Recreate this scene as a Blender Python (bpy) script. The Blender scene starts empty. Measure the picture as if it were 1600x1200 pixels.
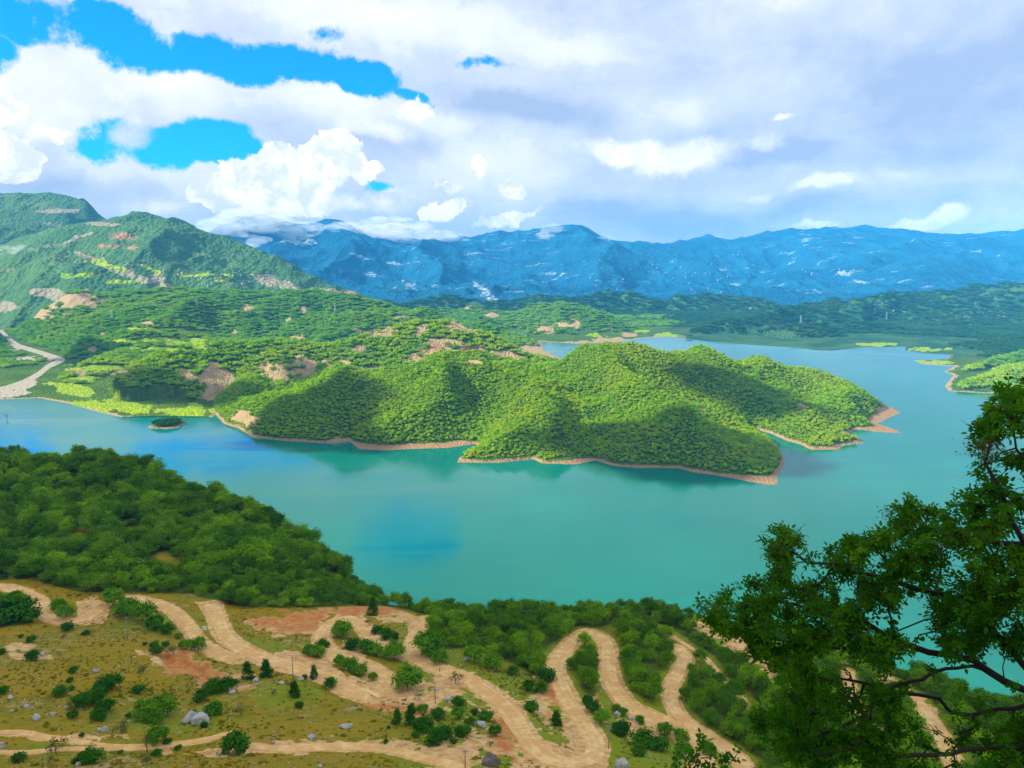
import bpy, bmesh, math, random
import numpy as np
from mathutils import Vector, Matrix

random.seed(7)
R = math.radians
C = bpy.context.scene.collection
scene = bpy.context.scene

# ------------------------------------------------------------------ camera, light, exposure
CAM_Z = 300.0
PITCH = R(9.0)
FPX = 1200.0                       # focal length in photo pixels (1600 wide)
cam_d = bpy.data.cameras.new('camera')
cam_d.sensor_width = 36.0
cam_d.lens = 36.0 * FPX / 1600.0
cam_d.clip_start = 0.1
cam_d.clip_end = 60000.0
cam = bpy.data.objects.new('camera', cam_d)
C.objects.link(cam)
cam.location = (0, 0, CAM_Z)
cam.rotation_euler = (R(90) - PITCH, 0, 0)
scene.camera = cam

scene.view_settings.view_transform = 'Standard'
scene.view_settings.look = 'None'
scene.view_settings.exposure = 1.05
scene.view_settings.gamma = 1.0
scene.cycles.use_denoising = True
scene.cycles.max_bounces = 6
scene.cycles.diffuse_bounces = 2
scene.cycles.glossy_bounces = 2
scene.cycles.transmission_bounces = 2
scene.cycles.volume_bounces = 2
scene.cycles.transparent_max_bounces = 8
scene.cycles.sample_clamp_indirect = 6.0

SUN_TO = Vector((-0.84, -0.20, 0.54)).normalized()     # direction from the ground towards the sun
SUN_EL = math.asin(SUN_TO.z)
SUN_AZ = math.atan2(SUN_TO.x, SUN_TO.y)
sun_d = bpy.data.lights.new('sun', 'SUN')
sun_d.energy = 5.0
sun_d.angle = R(0.5)
sun_d.color = (1.0, 0.93, 0.74)
sun = bpy.data.objects.new('sun', sun_d)
C.objects.link(sun)
sun.rotation_euler = SUN_TO.to_track_quat('Z', 'Y').to_euler()

# ------------------------------------------------------------------ pixel <-> place
SP, CP = math.sin(PITCH), math.cos(PITCH)

def ray(px, py):
    x = (px - 800.0) / FPX
    u = (600.0 - py) / FPX
    return x, CP + SP * u, -SP + CP * u

def P(px, py, Y):
    x, y, z = ray(px, py)
    t = Y / y
    return (x * t, Y, CAM_Z + z * t)

def G0(px, py, z=0.0):
    x, y, zz = ray(px, py)
    t = (z - CAM_Z) / zz
    return (x * t, y * t)

def WX(px, Y, z=0.0):
    return ((px - 800.0) / FPX * (Y * CP + (CAM_Z - z) * SP), Y)

def proj(x, y, z):
    dep = y * CP - (z - CAM_Z) * SP
    up = y * SP + (z - CAM_Z) * CP
    dep = np.where(dep < 0.5, 0.5, dep)
    return 800.0 + FPX * x / dep, 600.0 - FPX * up / dep

def AE(px, py):
    x, y, z = ray(px, py)
    return math.atan2(x, y) * FPX, math.atan2(z, math.hypot(x, y)) * FPX

# ------------------------------------------------------------------ numpy noise and fields
def _hash(i, j, seed):
    n = (i.astype(np.int64) * 374761393 + j.astype(np.int64) * 668265263 + seed * 1442695041) & 0xFFFFFFFF
    n = ((n ^ (n >> 13)) * 1274126177) & 0xFFFFFFFF
    n = (n ^ (n >> 16)) & 0xFFFFFFFF
    return n.astype(np.float64) / 4294967295.0

def vnoise(x, y, seed=0):
    xi = np.floor(x); yi = np.floor(y)
    fx = x - xi; fy = y - yi
    fx = fx * fx * (3 - 2 * fx); fy = fy * fy * (3 - 2 * fy)
    a = _hash(xi, yi, seed); b = _hash(xi + 1, yi, seed)
    c = _hash(xi, yi + 1, seed); d = _hash(xi + 1, yi + 1, seed)
    return a + (b - a) * fx + (c - a) * fy + (a - b - c + d) * fx * fy

def fbm(x, y, oct=4, seed=0, gain=0.5, lac=2.03):
    s = np.zeros_like(x, dtype=np.float64); amp = 1.0; tot = 0.0
    for k in range(oct):
        s += amp * (vnoise(x, y, seed + k * 17) * 2 - 1); tot += amp
        x = x * lac + 13.7; y = y * lac - 7.3; amp *= gain
    return s / tot

def ridged(x, y, oct=5, seed=0, gain=0.5):
    s = np.zeros_like(x, dtype=np.float64); amp = 1.0; tot = 0.0
    for k in range(oct):
        n = 1 - np.abs(vnoise(x, y, seed + k * 31) * 2 - 1)
        s += amp * n * n; tot += amp
        x = x * 2.07 + 5.1; y = y * 2.07 + 9.7; amp *= gain
    return s / tot

def sstep(a, b, x):
    t = np.clip((x - a) / (b - a), 0, 1)
    return t * t * (3 - 2 * t)

class TPS:
    def __init__(self, pts, reg=1e-3):
        p = np.array(pts, float)
        self.c = p[:, :2]; n = len(p); self.s = 200.0
        d = np.linalg.norm(self.c[:, None] - self.c[None], axis=2) / self.s
        K = self.phi(d) + np.eye(n) * reg
        Q = np.hstack([np.ones((n, 1)), self.c / self.s])
        A = np.zeros((n + 3, n + 3)); A[:n, :n] = K; A[:n, n:] = Q; A[n:, :n] = Q.T
        b = np.zeros(n + 3); b[:n] = p[:, 2]
        w = np.linalg.solve(A, b); self.w = w[:n]; self.a = w[n:]
    @staticmethod
    def phi(d):
        return np.where(d > 1e-9, d * d * np.log(np.maximum(d, 1e-9)), 0.0)
    def __call__(self, x, y):
        x = np.asarray(x, float); y = np.asarray(y, float)
        out = self.a[0] + self.a[1] * x / self.s + self.a[2] * y / self.s
        for (cx, cy), w in zip(self.c, self.w):
            out = out + w * self.phi(np.hypot(x - cx, y - cy) / self.s)
        return out

def seg_dist(x, y, pts, closed=False):
    d = np.full(np.shape(x), 1e9); t_best = np.zeros(np.shape(x))
    n = len(pts)
    for i in range(n if closed else n - 1):
        ax, ay = pts[i][0], pts[i][1]; bx, by = pts[(i + 1) % n][0], pts[(i + 1) % n][1]
        vx, vy = bx - ax, by - ay; L = vx * vx + vy * vy + 1e-12
        t = np.clip(((x - ax) * vx + (y - ay) * vy) / L, 0, 1)
        dd = np.hypot(x - ax - t * vx, y - ay - t * vy)
        m = dd < d
        d = np.where(m, dd, d); t_best = np.where(m, i + t, t_best)
    return d, t_best

def inside(x, y, poly):
    r = np.zeros(np.shape(x), bool); n = len(poly)
    for i in range(n):
        x1, y1 = poly[i][0], poly[i][1]; x2, y2 = poly[(i + 1) % n][0], poly[(i + 1) % n][1]
        c = ((y1 > y) != (y2 > y))
        with np.errstate(divide='ignore', invalid='ignore'):
            xi = (x2 - x1) * (y - y1) / ((y2 - y1) if y2 != y1 else 1e-12) + x1
        r ^= c & (x < xi)
    return r

def sdist(x, y, poly):
    d, _ = seg_dist(x, y, poly, True)
    return np.where(inside(x, y, poly), d, -d)

# ------------------------------------------------------------------ object helpers
def tag(o, label=None, cat=None, group=None, kind=None):
    if label: o['label'] = label
    if cat: o['category'] = cat
    if group: o['group'] = group
    if kind: o['kind'] = kind
    return o

def mesh_np(name, verts, faces, mat=None, attrs=None, smooth=False):
    """verts (n,3); faces (m,k) all the same k, or list of arrays"""
    me = bpy.data.meshes.new(name)
    if not isinstance(faces, list): faces = [faces]
    faces = [np.asarray(f, np.int32) for f in faces if len(f)]
    me.vertices.add(len(verts))
    me.vertices.foreach_set('co', np.asarray(verts, np.float32).ravel())
    nl = sum(f.size for f in faces); nf = sum(len(f) for f in faces)
    me.loops.add(nl); me.polygons.add(nf)
    me.loops.foreach_set('vertex_index', np.concatenate([f.ravel() for f in faces]))
    st = []; o = 0
    for f in faces:
        st.append(o + np.arange(len(f)) * f.shape[1]); o += f.size
    me.polygons.foreach_set('loop_start', np.concatenate(st).astype(np.int32))
    if attrs:
        for k, v in attrs.items():
            a = me.attributes.new(k, 'FLOAT', 'POINT')
            a.data.foreach_set('value', np.asarray(v, np.float32).ravel())
    me.update(calc_edges=True)
    me.validate()
    if smooth: me.shade_smooth()
    if mat: me.materials.append(mat)
    return me

def link(name, me, parent=None, loc=None):
    o = bpy.data.objects.new(name, me)
    C.objects.link(o)
    if parent: o.parent = parent
    if loc is not None: o.location = loc
    return o

def empty(name, loc=(0, 0, 0), rz=0.0):
    o = bpy.data.objects.new(name, None); C.objects.link(o)
    o.location = loc; o.rotation_euler = (0, 0, rz); o.empty_display_size = 0.5
    return o

def grid_faces(nu, nv):
    i = np.arange(nu - 1)[:, None] * nv + np.arange(nv - 1)[None]
    i = i.ravel()
    return np.stack([i, i + nv, i + nv + 1, i + 1], 1)

# ------------------------------------------------------------------ node helper
class NT:
    def __init__(self, tree):
        self.t = tree; self.n = tree.nodes; self.l = tree.links
    def put(self, sock, v):
        if v is None: return
        if isinstance(v, bpy.types.NodeSocket): self.l.new(v, sock)
        else: sock.default_value = v
    def new(self, typ, ins=None, **kw):
        nd = self.n.new(typ)
        for k, v in kw.items(): setattr(nd, k, v)
        for k, v in (ins or {}).items(): self.put(nd.inputs[k], v)
        return nd
    def math(self, op, a, b=None, c=None, clamp=False):
        nd = self.n.new('ShaderNodeMath'); nd.operation = op; nd.use_clamp = clamp
        self.put(nd.inputs[0], a); self.put(nd.inputs[1], b); self.put(nd.inputs[2], c)
        return nd.outputs[0]
    def vmath(self, op, a, b=None, out=0):
        nd = self.n.new('ShaderNodeVectorMath'); nd.operation = op
        self.put(nd.inputs[0], a); self.put(nd.inputs[1], b)
        return nd.outputs[out]
    def scale(self, a, s):
        nd = self.n.new('ShaderNodeVectorMath'); nd.operation = 'SCALE'
        self.put(nd.inputs[0], a); self.put(nd.inputs['Scale'], s)
        return nd.outputs[0]
    def ramp(self, v, a, b, lo=0.0, hi=1.0, smooth=True):
        nd = self.n.new('ShaderNodeMapRange')
        nd.interpolation_type = 'SMOOTHSTEP' if smooth else 'LINEAR'
        self.put(nd.inputs['Value'], v)
        for k, x in (('From Min', a), ('From Max', b), ('To Min', lo), ('To Max', hi)): self.put(nd.inputs[k], x)
        return nd.outputs[0]
    def noise(self, co, sc, det=4.0, rough=0.5, dist=0.0, dim='3D', out='Fac', w=None):
        nd = self.n.new('ShaderNodeTexNoise'); nd.noise_dimensions = dim
        self.put(nd.inputs['Vector'], co)
        nd.inputs['Scale'].default_value = sc; nd.inputs['Detail'].default_value = det
        nd.inputs['Roughness'].default_value = rough; nd.inputs['Distortion'].default_value = dist
        return nd.outputs[out if out in nd.outputs.keys() else 0]
    def mix(self, f, a, b):
        nd = self.n.new('ShaderNodeMix'); nd.data_type = 'RGBA'
        self.put(nd.inputs[0], f)
        for k, v in ((6, a), (7, b)):
            if not isinstance(v, bpy.types.NodeSocket) and len(v) == 3: v = (*v, 1)
            self.put(nd.inputs[k], v)
        return nd.outputs[2]
    def attr(self, name, out='Fac'):
        nd = self.n.new('ShaderNodeAttribute'); nd.attribute_name = name
        return nd.outputs[out]

def new_mat(name):
    m = bpy.data.materials.new(name); m.use_nodes = True
    nt = NT(m.node_tree); m.node_tree.nodes.clear()
    out = nt.new('ShaderNodeOutputMaterial')
    return m, nt, out

def principled(nt, out, col, rough=0.9, spec=0.2, normal=None, **kw):
    b = nt.new('ShaderNodeBsdfPrincipled')
    if not isinstance(col, bpy.types.NodeSocket) and len(col) == 3: col = (*col, 1)
    nt.put(b.inputs['Base Color'], col); nt.put(b.inputs['Roughness'], rough)
    nt.put(b.inputs['Specular IOR Level'], spec)
    if normal is not None: nt.put(b.inputs['Normal'], normal)
    for k, v in kw.items(): nt.put(b.inputs[k], v)
    nt.l.new(b.outputs[0], out.inputs['Surface'])
    return b

def simple_mat(name, col, rough=0.85, spec=0.2, var=0.25, sc=3.0):
    m, nt, out = new_mat(name)
    co = nt.new('ShaderNodeTexCoord').outputs['Object']
    n = nt.noise(co, sc, 3)
    c2 = tuple(min(1, c * (1 + var)) for c in col); c1 = tuple(c * (1 - var) for c in col)
    principled(nt, out, nt.mix(n, c1, c2), rough, spec)
    return m

# ------------------------------------------------------------------ sky
world = bpy.data.worlds.new('World'); scene.world = world; world.use_nodes = True
wt = world.node_tree; wt.nodes.clear(); w = NT(wt)
wout = w.new('ShaderNodeOutputWorld'); bg = w.new('ShaderNodeBackground')
wt.links.new(bg.outputs[0], wout.inputs['Surface'])
sky = w.new('ShaderNodeTexSky'); sky.sky_type = 'NISHITA'; sky.sun_disc = False
sky.sun_elevation = SUN_EL; sky.sun_rotation = SUN_AZ
sky.air_density = 1.0; sky.dust_density = 0.3; sky.ozone_density = 4.0
dirv = w.new('ShaderNodeTexCoord').outputs['Generated']
sep = w.new('ShaderNodeSeparateXYZ', {0: dirv})
az = w.math('MULTIPLY', w.math('ARCTAN2', sep.outputs[0], sep.outputs[1]), FPX)
el = w.math('MULTIPLY', w.math('ARCSINE', sep.outputs[2]), FPX)
co0 = w.new('ShaderNodeCombineXYZ', {0: az, 1: el}).outputs[0]
def warp(co, sc, amp, det=5.0, rough=0.55):
    c = w.noise(dirv, sc, det, rough, out='Color')
    return w.vmath('ADD', co, w.scale(w.vmath('SUBTRACT', c, (0.5, 0.5, 0.5)), amp))
co_b = warp(co0, 9.0, 70.0, 6.0, 0.6)       # soft layers
co_c = warp(co0, 22.0, 62.0, 8.0, 0.62)     # billows
def blob(co, px, py, rx, ry, rot=0.0, inner=0.35):
    a, e = AE(px, py)
    mp = w.new('ShaderNodeMapping', vector_type='TEXTURE')
    w.put(mp.inputs['Vector'], co)
    mp.inputs['Location'].default_value = (a, e, 0)
    mp.inputs['Rotation'].default_value = (0, 0, R(rot))
    mp.inputs['Scale'].default_value = (rx, ry, 1e7)
    ln = w.vmath('LENGTH', mp.outputs[0], out=1)
    return w.ramp(ln, inner, 1.0, 1.0, 0.0)
def union(co, items):
    r = None
    for it in items:
        wgt = it[6] if len(it) > 6 else 1.0
        b = blob(co, *it[:6]) if len(it) >= 6 else blob(co, *it)
        if wgt != 1.0: b = w.math('MULTIPLY', b, wgt)
        r = b if r is None else w.math('MAXIMUM', r, b)
    return r
# openings of blue (px, py, rx, ry, rotation, inner)
gaps = union(co_b, [
    (40, 22, 120, 44, -12, 0.3), (200, 62, 160, 48, -14, 0.3), (330, 92, 150, 44, -8, 0.3),
    (450, 98, 150, 40, -6, 0.3), (565, 125, 125, 36, -10, 0.3), (650, 150, 55, 18, -8, 0.3), (745, 102, 95, 16, 0, 0.0, 0.8),
    (490, 50, 60, 16, -10, 0.0, 0.6),
    (160, 212, 66, 56, 0, 0.3), (270, 222, 150, 44, 4, 0.3), (345, 235, 80, 36, 0, 0.3),
    (600, 290, 56, 16, 10, 0.0, 0.8), (-120, 60, 150, 60, 0, 0.3), (610, -75, 120, 62, 0, 0.3),
])
gn = w.noise(dirv, 10.0, 10.0, 0.66)
gapm = w.ramp(w.math('ADD', gaps, w.math('MULTIPLY', w.math('SUBTRACT', gn, 0.5), 3.2)), 0.24, 0.74)
gapm = w.math('MULTIPLY', gapm, w.ramp(gaps, 0.02, 0.30))
wisp = blob(co_c, 203, 212, 36, 26, 20, 0.2)
gapm = w.math('MULTIPLY', gapm, w.math('SUBTRACT', 1.0, w.math('MULTIPLY', wisp, 0.85)))
# broad light and dark in the cloud layer
bright = union(co_b, [
    (230, 110, 230, 80, -8, 0.0, 0.95), (560, 175, 260, 55, -8, 0.0, 0.85), (60, 130, 200, 110, 0, 0.0, 0.8), (600, 30, 420, 70, -6, 0, 0.75),
    (300, 260, 300, 70, 0, 0, 0.5), (1080, 180, 190, 45, -8, 0.0, 0.45), (870, 70, 220, 45, 0, 0.0, 0.45), (760, 270, 200, 90, 0, 0.0, 0.6),
    (1330, 300, 330, 50, 5, 0.0, 0.5), (1550, 340, 180, 60, 0, 0, 0.5),
])
dark = union(co_b, [
    (820, 170, 190, 35, -4, 0.0, 0.9), (1150, 190, 90, 40, 0, 0.0, 0.4), (1480, 150, 260, 160, 0, 0.0, 0.75), (1230, 235, 150, 28, 3, 0.0, 0.8),
    (1250, 320, 240, 32, 5, 0.0, 0.95), (1080, 345, 200, 45, 0, 0.0, 0.9), (620, 215, 150, 40, -5, 0.0, 0.45), (100, 290, 170, 24, 0, 0.0, 0.55),
    (940, 330, 140, 35, 0, 0.0, 0.7), (1450, 300, 200, 30, 0, 0, 0.5), (1350, 60, 220, 60, 0, 0, 0.35),
])
stretched = w.vmath('MULTIPLY', co0, (0.0035, 0.0095, 1.0))
ln = w.noise(stretched, 1.0, 7.0, 0.6, 0.4)
fine = w.noise(co_c, 0.018, 6.0, 0.6)
lum = w.math('ADD', w.math('MULTIPLY', bright, 0.55), w.math('MULTIPLY', dark, -0.55))
lum = w.math('ADD', lum, w.ramp(ln, 0.25, 0.75, -0.25, 0.25, False))
lum = w.math('ADD', lum, w.ramp(fine, 0.3, 0.7, -0.10, 0.10, False))
lum = w.math('ADD', lum, 0.33, clamp=True)
ccol = w.mix(w.ramp(lum, 0.0, 0.55, 0, 1, False), (0.36, 0.47, 0.70), (0.66, 0.73, 0.85))
ccol = w.mix(w.ramp(lum, 0.45, 1.0, 0, 1, False), ccol, (0.93, 0.93, 0.97))
# sunlit cumulus heads: warm white, crisp billowed tops
cum = union(co_c, [
    (395, 285, 62, 46, 0, 0.55), (450, 268, 60, 52, 0, 0.55), (500, 262, 58, 52, 0, 0.5), (535, 240, 48, 44, 0, 0.5), (350, 300, 55, 38, 0, 0.5),
    (570, 268, 38, 26, 0, 0.4, 0.8), (430, 310, 120, 36, 0, 0.5),
    (12, 250, 50, 42, 0, 0.5), (0, 165, 38, 38, 0, 0.4, 0.9), (75, 205, 46, 30, 0, 0.2, 0.7),
    (655, 172, 46, 30, 0, 0.2, 0.75), (745, 262, 24, 26, 0, 0.3, 0.8), (800, 296, 34, 14, 0, 0.2, 0.8), (690, 330, 70, 22, 15, 0.3, 0.85),
    (790, 342, 75, 16, 14, 0.3, 0.95), (700, 290, 40, 30, 0, 0.1, 0.6),
])
soft = union(co_b, [
    (990, 235, 120, 34, 0, 0.1, 0.9), (1080, 240, 130, 44, 4, 0.1, 0.95), (1180, 225, 80, 26, 0, 0, 0.6),
    (1175, 302, 60, 14, 8, 0.1, 0.8), (640, 300, 60, 50, 0, 0.0, 0.62), (720, 318, 90, 34, 0, 0.0, 0.62), (600, 318, 70, 30, 0, 0.1, 0.62), (500, 318, 120, 26, 0, 0.2, 0.8), (250, 322, 90, 20, 0, 0.1, 0.6), (850, 315, 60, 24, 0, 0.0, 0.5), (560, 205, 200, 26, -8, 0.0, 0.45), (250, 140, 120, 40, 0, 0.0, 0.45), (450, 150, 60, 34, 0, 0.0, 0.5), (1280, 285, 110, 16, 4, 0.1, 0.85), (1390, 272, 90, 14, 3, 0, 0.55),
    (1430, 345, 90, 14, 6, 0.3, 0.95), (1475, 332, 50, 20, 12, 0.3, 0.95), (1225, 186, 28, 7, 0, 0.1, 0.7), (1260, 352, 80, 10, 0, 0.2, 0.7),
])
sn = w.noise(dirv, 9.0, 9.0, 0.62)
softm = w.ramp(w.math('ADD', soft, w.math('MULTIPLY', w.math('SUBTRACT', sn, 0.5), 2.2)), 0.22, 0.95)
softm = w.math('MULTIPLY', softm, w.ramp(soft, 0.02, 0.25))
cn = w.noise(co_c, 0.030, 7.0, 0.65)
cumm = w.ramp(w.math('ADD', cum, w.math('MULTIPLY', w.math('SUBTRACT', cn, 0.5), 1.7)), 0.36, 0.62)
cshade = w.ramp(w.noise(co_c, 0.022, 6.0, 0.6), 0.40, 0.60)
cumc = w.mix(cshade, (0.76, 0.81, 0.89), (1.16, 1.10, 0.95))
ccol = w.mix(w.math('MULTIPLY', softm, 0.85), ccol, w.mix(cshade, (0.90, 0.91, 0.93), (1.12, 1.08, 0.96)))
ccol = w.mix(w.math('MULTIPLY', cumm, 0.92), ccol, cumc)
gapm = w.math('MULTIPLY', gapm, w.math('SUBTRACT', 1.0, cumm))
blue = w.vmath('MULTIPLY', sky.outputs[0], (0.06, 0.80, 2.9))
high = w.ramp(sep.outputs[2], 0.32, 0.7, 1.0, 1.9)          # sky above the view brightened as added fill light
cloudv = w.vmath('MULTIPLY', ccol, w.mix(w.math('MULTIPLY', w.math('SUBTRACT', high, 1.0), 1.1, clamp=True), (6.4, 6.35, 6.2), (9.0, 8.5, 7.2)))
skyc = w.mix(gapm, cloudv, blue)
bg.inputs['Strength'].default_value = 0.1
wt.links.new(skyc, bg.inputs['Color'])
# ------------------------------------------------------------------ terrain height fields
def Wl(lst):                     # list of (px, py, Y) -> 3-D points
    return [P(*q) for q in lst]

# --- hillside the viewer stands on, and the wooded hill on its left
near_pts = Wl([
    (-300, 690, 560), (0, 712, 560), (150, 716, 550), (300, 770, 510), (400, 808, 480), (480, 856, 450), (530, 890, 425), (548, 918, 405),
    (-300, 830, 430), (0, 830, 450), (150, 830, 440), (300, 860, 420), (420, 880, 405),
    (-300, 915, 345), (0, 915, 350), (150, 920, 350), (300, 930, 352), (420, 938, 350), (540, 945, 348),
    (640, 958, 352), (740, 962, 352), (850, 962, 352), (960, 958, 352), (1080, 966, 345), (1250, 995, 325), (1400, 1040, 300), (1600, 1105, 262), (1900, 1190, 230),
    (0, 1000, 282), (150, 1000, 282), (300, 1000, 292), (450, 1010, 290), (600, 1000, 298), (750, 1020, 288), (900, 1020, 298), (1050, 1030, 290), (1200, 1090, 262), (1400, 1130, 240),
    (0, 1080, 222), (150, 1080, 225), (300, 1095, 228), (450, 1075, 240), (600, 1085, 248), (750, 1100, 238), (900, 1100, 248), (1050, 1110, 246), (1250, 1170, 225),
    (0, 1190, 176), (200, 1190, 177), (400, 1190, 180), (600, 1190, 182), (800, 1190, 190), (950, 1190, 200), (1150, 1195, 210), (1400, 1230, 190),
]) + [(0, 110, 212), (-90, 110, 214), (90, 110, 210), (0, 60, 248), (60, 60, 246), (-60, 60, 250), (0, 20, 282), (20, 12, 285), (0, 3, 297.6), (-15, 3, 298), (15, 3, 296.5), (0, -15, 300), (60, 10, 282), (-60, 10, 290), (200, 100, 195), (-200, 100, 215)]
tps_near = TPS(near_pts, 2e-3)

crest_px = [(-900, 560), (-300, 565), (0, 562), (150, 552), (300, 514), (400, 484), (480, 454), (530, 429), (552, 404), (600, 372), (700, 362), (850, 362), (1000, 360), (1080, 354), (1250, 334), (1400, 308), (1600, 268), (1900, 235), (2600, 200)]
_cu = np.array([(p - 800) / FPX for p, _ in crest_px]); _cy = np.array([y for _, y in crest_px], float)

# pixel polylines of the dirt roads: (px, py, half width m)
ROADS = [
    ('dirt_road', 4.2, [(-40, 918), (5, 918), (35, 925), (61, 940), (70, 957), (88, 967), (112, 970), (133, 965), (149, 957), (158, 948)]),
    ('dirt_road', 3.8, [(192, 933), (235, 940), (265, 952), (283, 967), (297, 983), (312, 1003), (338, 1020), (372, 1030)]),
    ('dirt_road', 4.6, [(327, 944), (336, 958), (342, 974), (351, 992), (368, 1008), (393, 1021), (422, 1031), (455, 1040), (488, 1050), (520, 1062), (545, 1078), (580, 1086)]),
    ('dirt_road', 4.5, [(580, 1086), (604, 1077), (606, 1064), (592, 1052), (572, 1042), (548, 1033), (524, 1024), (508, 1012), (503, 996), (510, 982), (526, 971), (546, 967), (563, 975), (576, 990), (592, 1004), (612, 1014), (640, 1024), (662, 1036), (690, 1047), (720, 1059), (748, 1072), (773, 1089), (792, 1108), (806, 1128), (820, 1150), (838, 1170), (866, 1183), (900, 1188), (925, 1182), (931, 1164), (920, 1142), (903, 1116), (887, 1090), (874, 1064), (866, 1045), (874, 1024), (889, 1008), (902, 996), (917, 991), (934, 994), (947, 1003), (951, 1021), (951, 1041), (956, 1063), (968, 1085), (984, 1102), (1003, 1113), (1026, 1124), (1050, 1138), (1072, 1155), (1088, 1175), (1098, 1200), (1104, 1225)]),
    ('dirt_road', 3.6, [(1060, 1014), (1073, 1028), (1063, 1043), (1056, 1059), (1047, 1076), (1050, 1096), (1062, 1118), (1086, 1138), (1112, 1156), (1138, 1174), (1158, 1192), (1172, 1215)]),
    ('dirt_track', 3.0, [(668, 968), (655, 982), (644, 998), (641, 1010), (650, 1026)]),
    ('dirt_track', 1.5, [(990, 966), (1010, 972), (1034, 984), (1060, 1000), (1096, 1024), (1115, 1042), (1137, 1067), (1155, 1086), (1175, 1110)]),
    ('dirt_track', 2.6, [(1325, 1050), (1332, 1085), (1340, 1120), (1360, 1160), (1380, 1210)]),
    ('dirt_track', 3.4, [(1385, 1062), (1425, 1090), (1450, 1120), (1480, 1170), (1500, 1210)]),
    ('dirt_path', 1.5, [(-30, 1145), (30, 1147), (65, 1151), (110, 1158), (160, 1165), (215, 1167), (262, 1164), (305, 1157), (360, 1150)]),
    ('dirt_path', 2.0, [(395, 1166), (440, 1169), (500, 1168), (560, 1168), (610, 1174), (660, 1184), (705, 1196), (740, 1212)]),
    ('dirt_path', 1.1, [(-30, 1176), (40, 1174), (90, 1171), (150, 1170)]),
]
APRONS = [[(548, 1060), (600, 1045), (640, 1075), (655, 1098), (640, 1108), (600, 1112), (570, 1102), (548, 1085)],
          [(636, 968), (672, 968), (668, 985), (655, 1000), (640, 1000)],
          [(305, 940), (350, 944), (348, 958), (325, 955)],
          [(835, 1160), (900, 1170), (945, 1170), (955, 1215), (800, 1230), (800, 1190)],
          [(120, 940), (150, 930), (170, 955), (160, 975), (125, 978)],
          [(400, 1035), (450, 1015), (520, 1040), (540, 1060), (470, 1052)]]

def H_near_raw(x, y):
    x = np.asarray(x, float); y = np.asarray(y, float)
    yy = np.maximum(y, 6.0)
    u = x / yy
    cy = np.interp(u, _cu, _cy)
    ys = np.minimum(y, cy)
    sc = np.where(y > cy, cy / np.maximum(y, 1), 1.0)
    h = tps_near(np.clip(x * sc, -420, 420), ys)
    amp = sstep(60, 200, y)
    h = h + amp * (fbm(x / 38, y / 38, 4, 3) * 2.6 + fbm(x / 9, y / 9, 3, 9) * 0.45)
    over = np.maximum(y - cy, 0)
    h = h - over * (0.75 + 0.2 * fbm(x / 60, y / 60, 2, 5)) - 0.5 * np.minimum(over, 6)
    lim = np.clip(np.abs(x) - 420, 0, None)
    return np.maximum(h - lim * 0.25, -12.0)

def march(px, py, H, y0=20.0, y1=900.0, n=900):
    rx, ry, rz = ray(px, py)
    Y = np.linspace(y0, y1, n); t = Y / ry
    X = rx * t; Z = CAM_Z + rz * t
    h = H(X, Y)
    k = np.nonzero(Z < h)[0]
    if len(k) == 0: return None
    k = k[0]
    if k == 0: return (X[0], Y[0], h[0])
    a = (Z[k - 1] - h[k - 1]) / ((Z[k - 1] - h[k - 1]) - (Z[k] - h[k]) + 1e-9)
    y = Y[k - 1] + a * (Y[k] - Y[k - 1]); t = y / ry
    return (rx * t, y, CAM_Z + rz * t)

def smooth_line(pts, step=2.0):
    p = np.array(pts, float)
    q = np.vstack([2 * p[0] - p[1], p, 2 * p[-1] - p[-2]])
    out = []
    for i in range(1, len(q) - 2):
        a, b, c, d = q[i - 1], q[i], q[i + 1], q[i + 2]
        n = max(2, int(np.linalg.norm(c[:2] - b[:2]) / step))
        for t in np.linspace(0, 1, n, endpoint=False):
            out.append(0.5 * ((2 * b) + (-a + c) * t + (2 * a - 5 * b + 4 * c - d) * t * t + (-a + 3 * b - 3 * c + d) * t ** 3))
    out.append(p[-1])
    return np.array(out)

road_lines = []
for nm, hw, pts in ROADS:
    w3 = []
    for q in pts:
        h = march(q[0], q[1], H_near_raw)
        if h is not None: w3.append(h)
    if len(w3) < 2: continue
    ln_ = smooth_line(w3, 2.0)
    z = H_near_raw(ln_[:, 0], ln_[:, 1])
    k = np.ones(9) / 9.0                                 # even out the roadway
    zp = np.pad(z, 4, mode='edge'); z = np.convolve(zp, k, 'valid')
    ln_[:, 2] = z
    road_lines.append((nm, hw, ln_))
apron_w = []
for ap in APRONS:
    pp = [march(q[0], q[1], H_near_raw) for q in ap]
    apron_w.append([q for q in pp if q is not None])

def road_field(x, y):
    """distance outside of the roadway (m), height of the roadway there"""
    best = np.full(np.shape(x), 1e9); zz = np.zeros(np.shape(x))
    for nm, hw, l in road_lines:
        lo = l[:, :2].min(0) - 25; hi = l[:, :2].max(0) + 25
        m = (x > lo[0]) & (x < hi[0]) & (y > lo[1]) & (y < hi[1])
        if not m.any(): continue
        xs, ys = x[m], y[m]
        d, t = seg_dist(xs, ys, l[:, :2])
        i = np.clip(t.astype(int), 0, len(l) - 2); f = t - i
        z = l[i, 2] * (1 - f) + l[i + 1, 2] * f
        d = d - hw
        b = best[m]; zb = zz[m]; mm = d < b
        b[mm] = d[mm]; zb[mm] = z[mm]
        best[m] = b; zz[m] = zb
    return best, zz

def H_near(x, y, with_road=True):
    x = np.asarray(x, float); y = np.asarray(y, float)
    h = H_near_raw(x, y)
    d, z = road_field(x, y)
    f = 1 - sstep(0.0, 5.0, d)
    return h * (1 - f) + z * f

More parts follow.
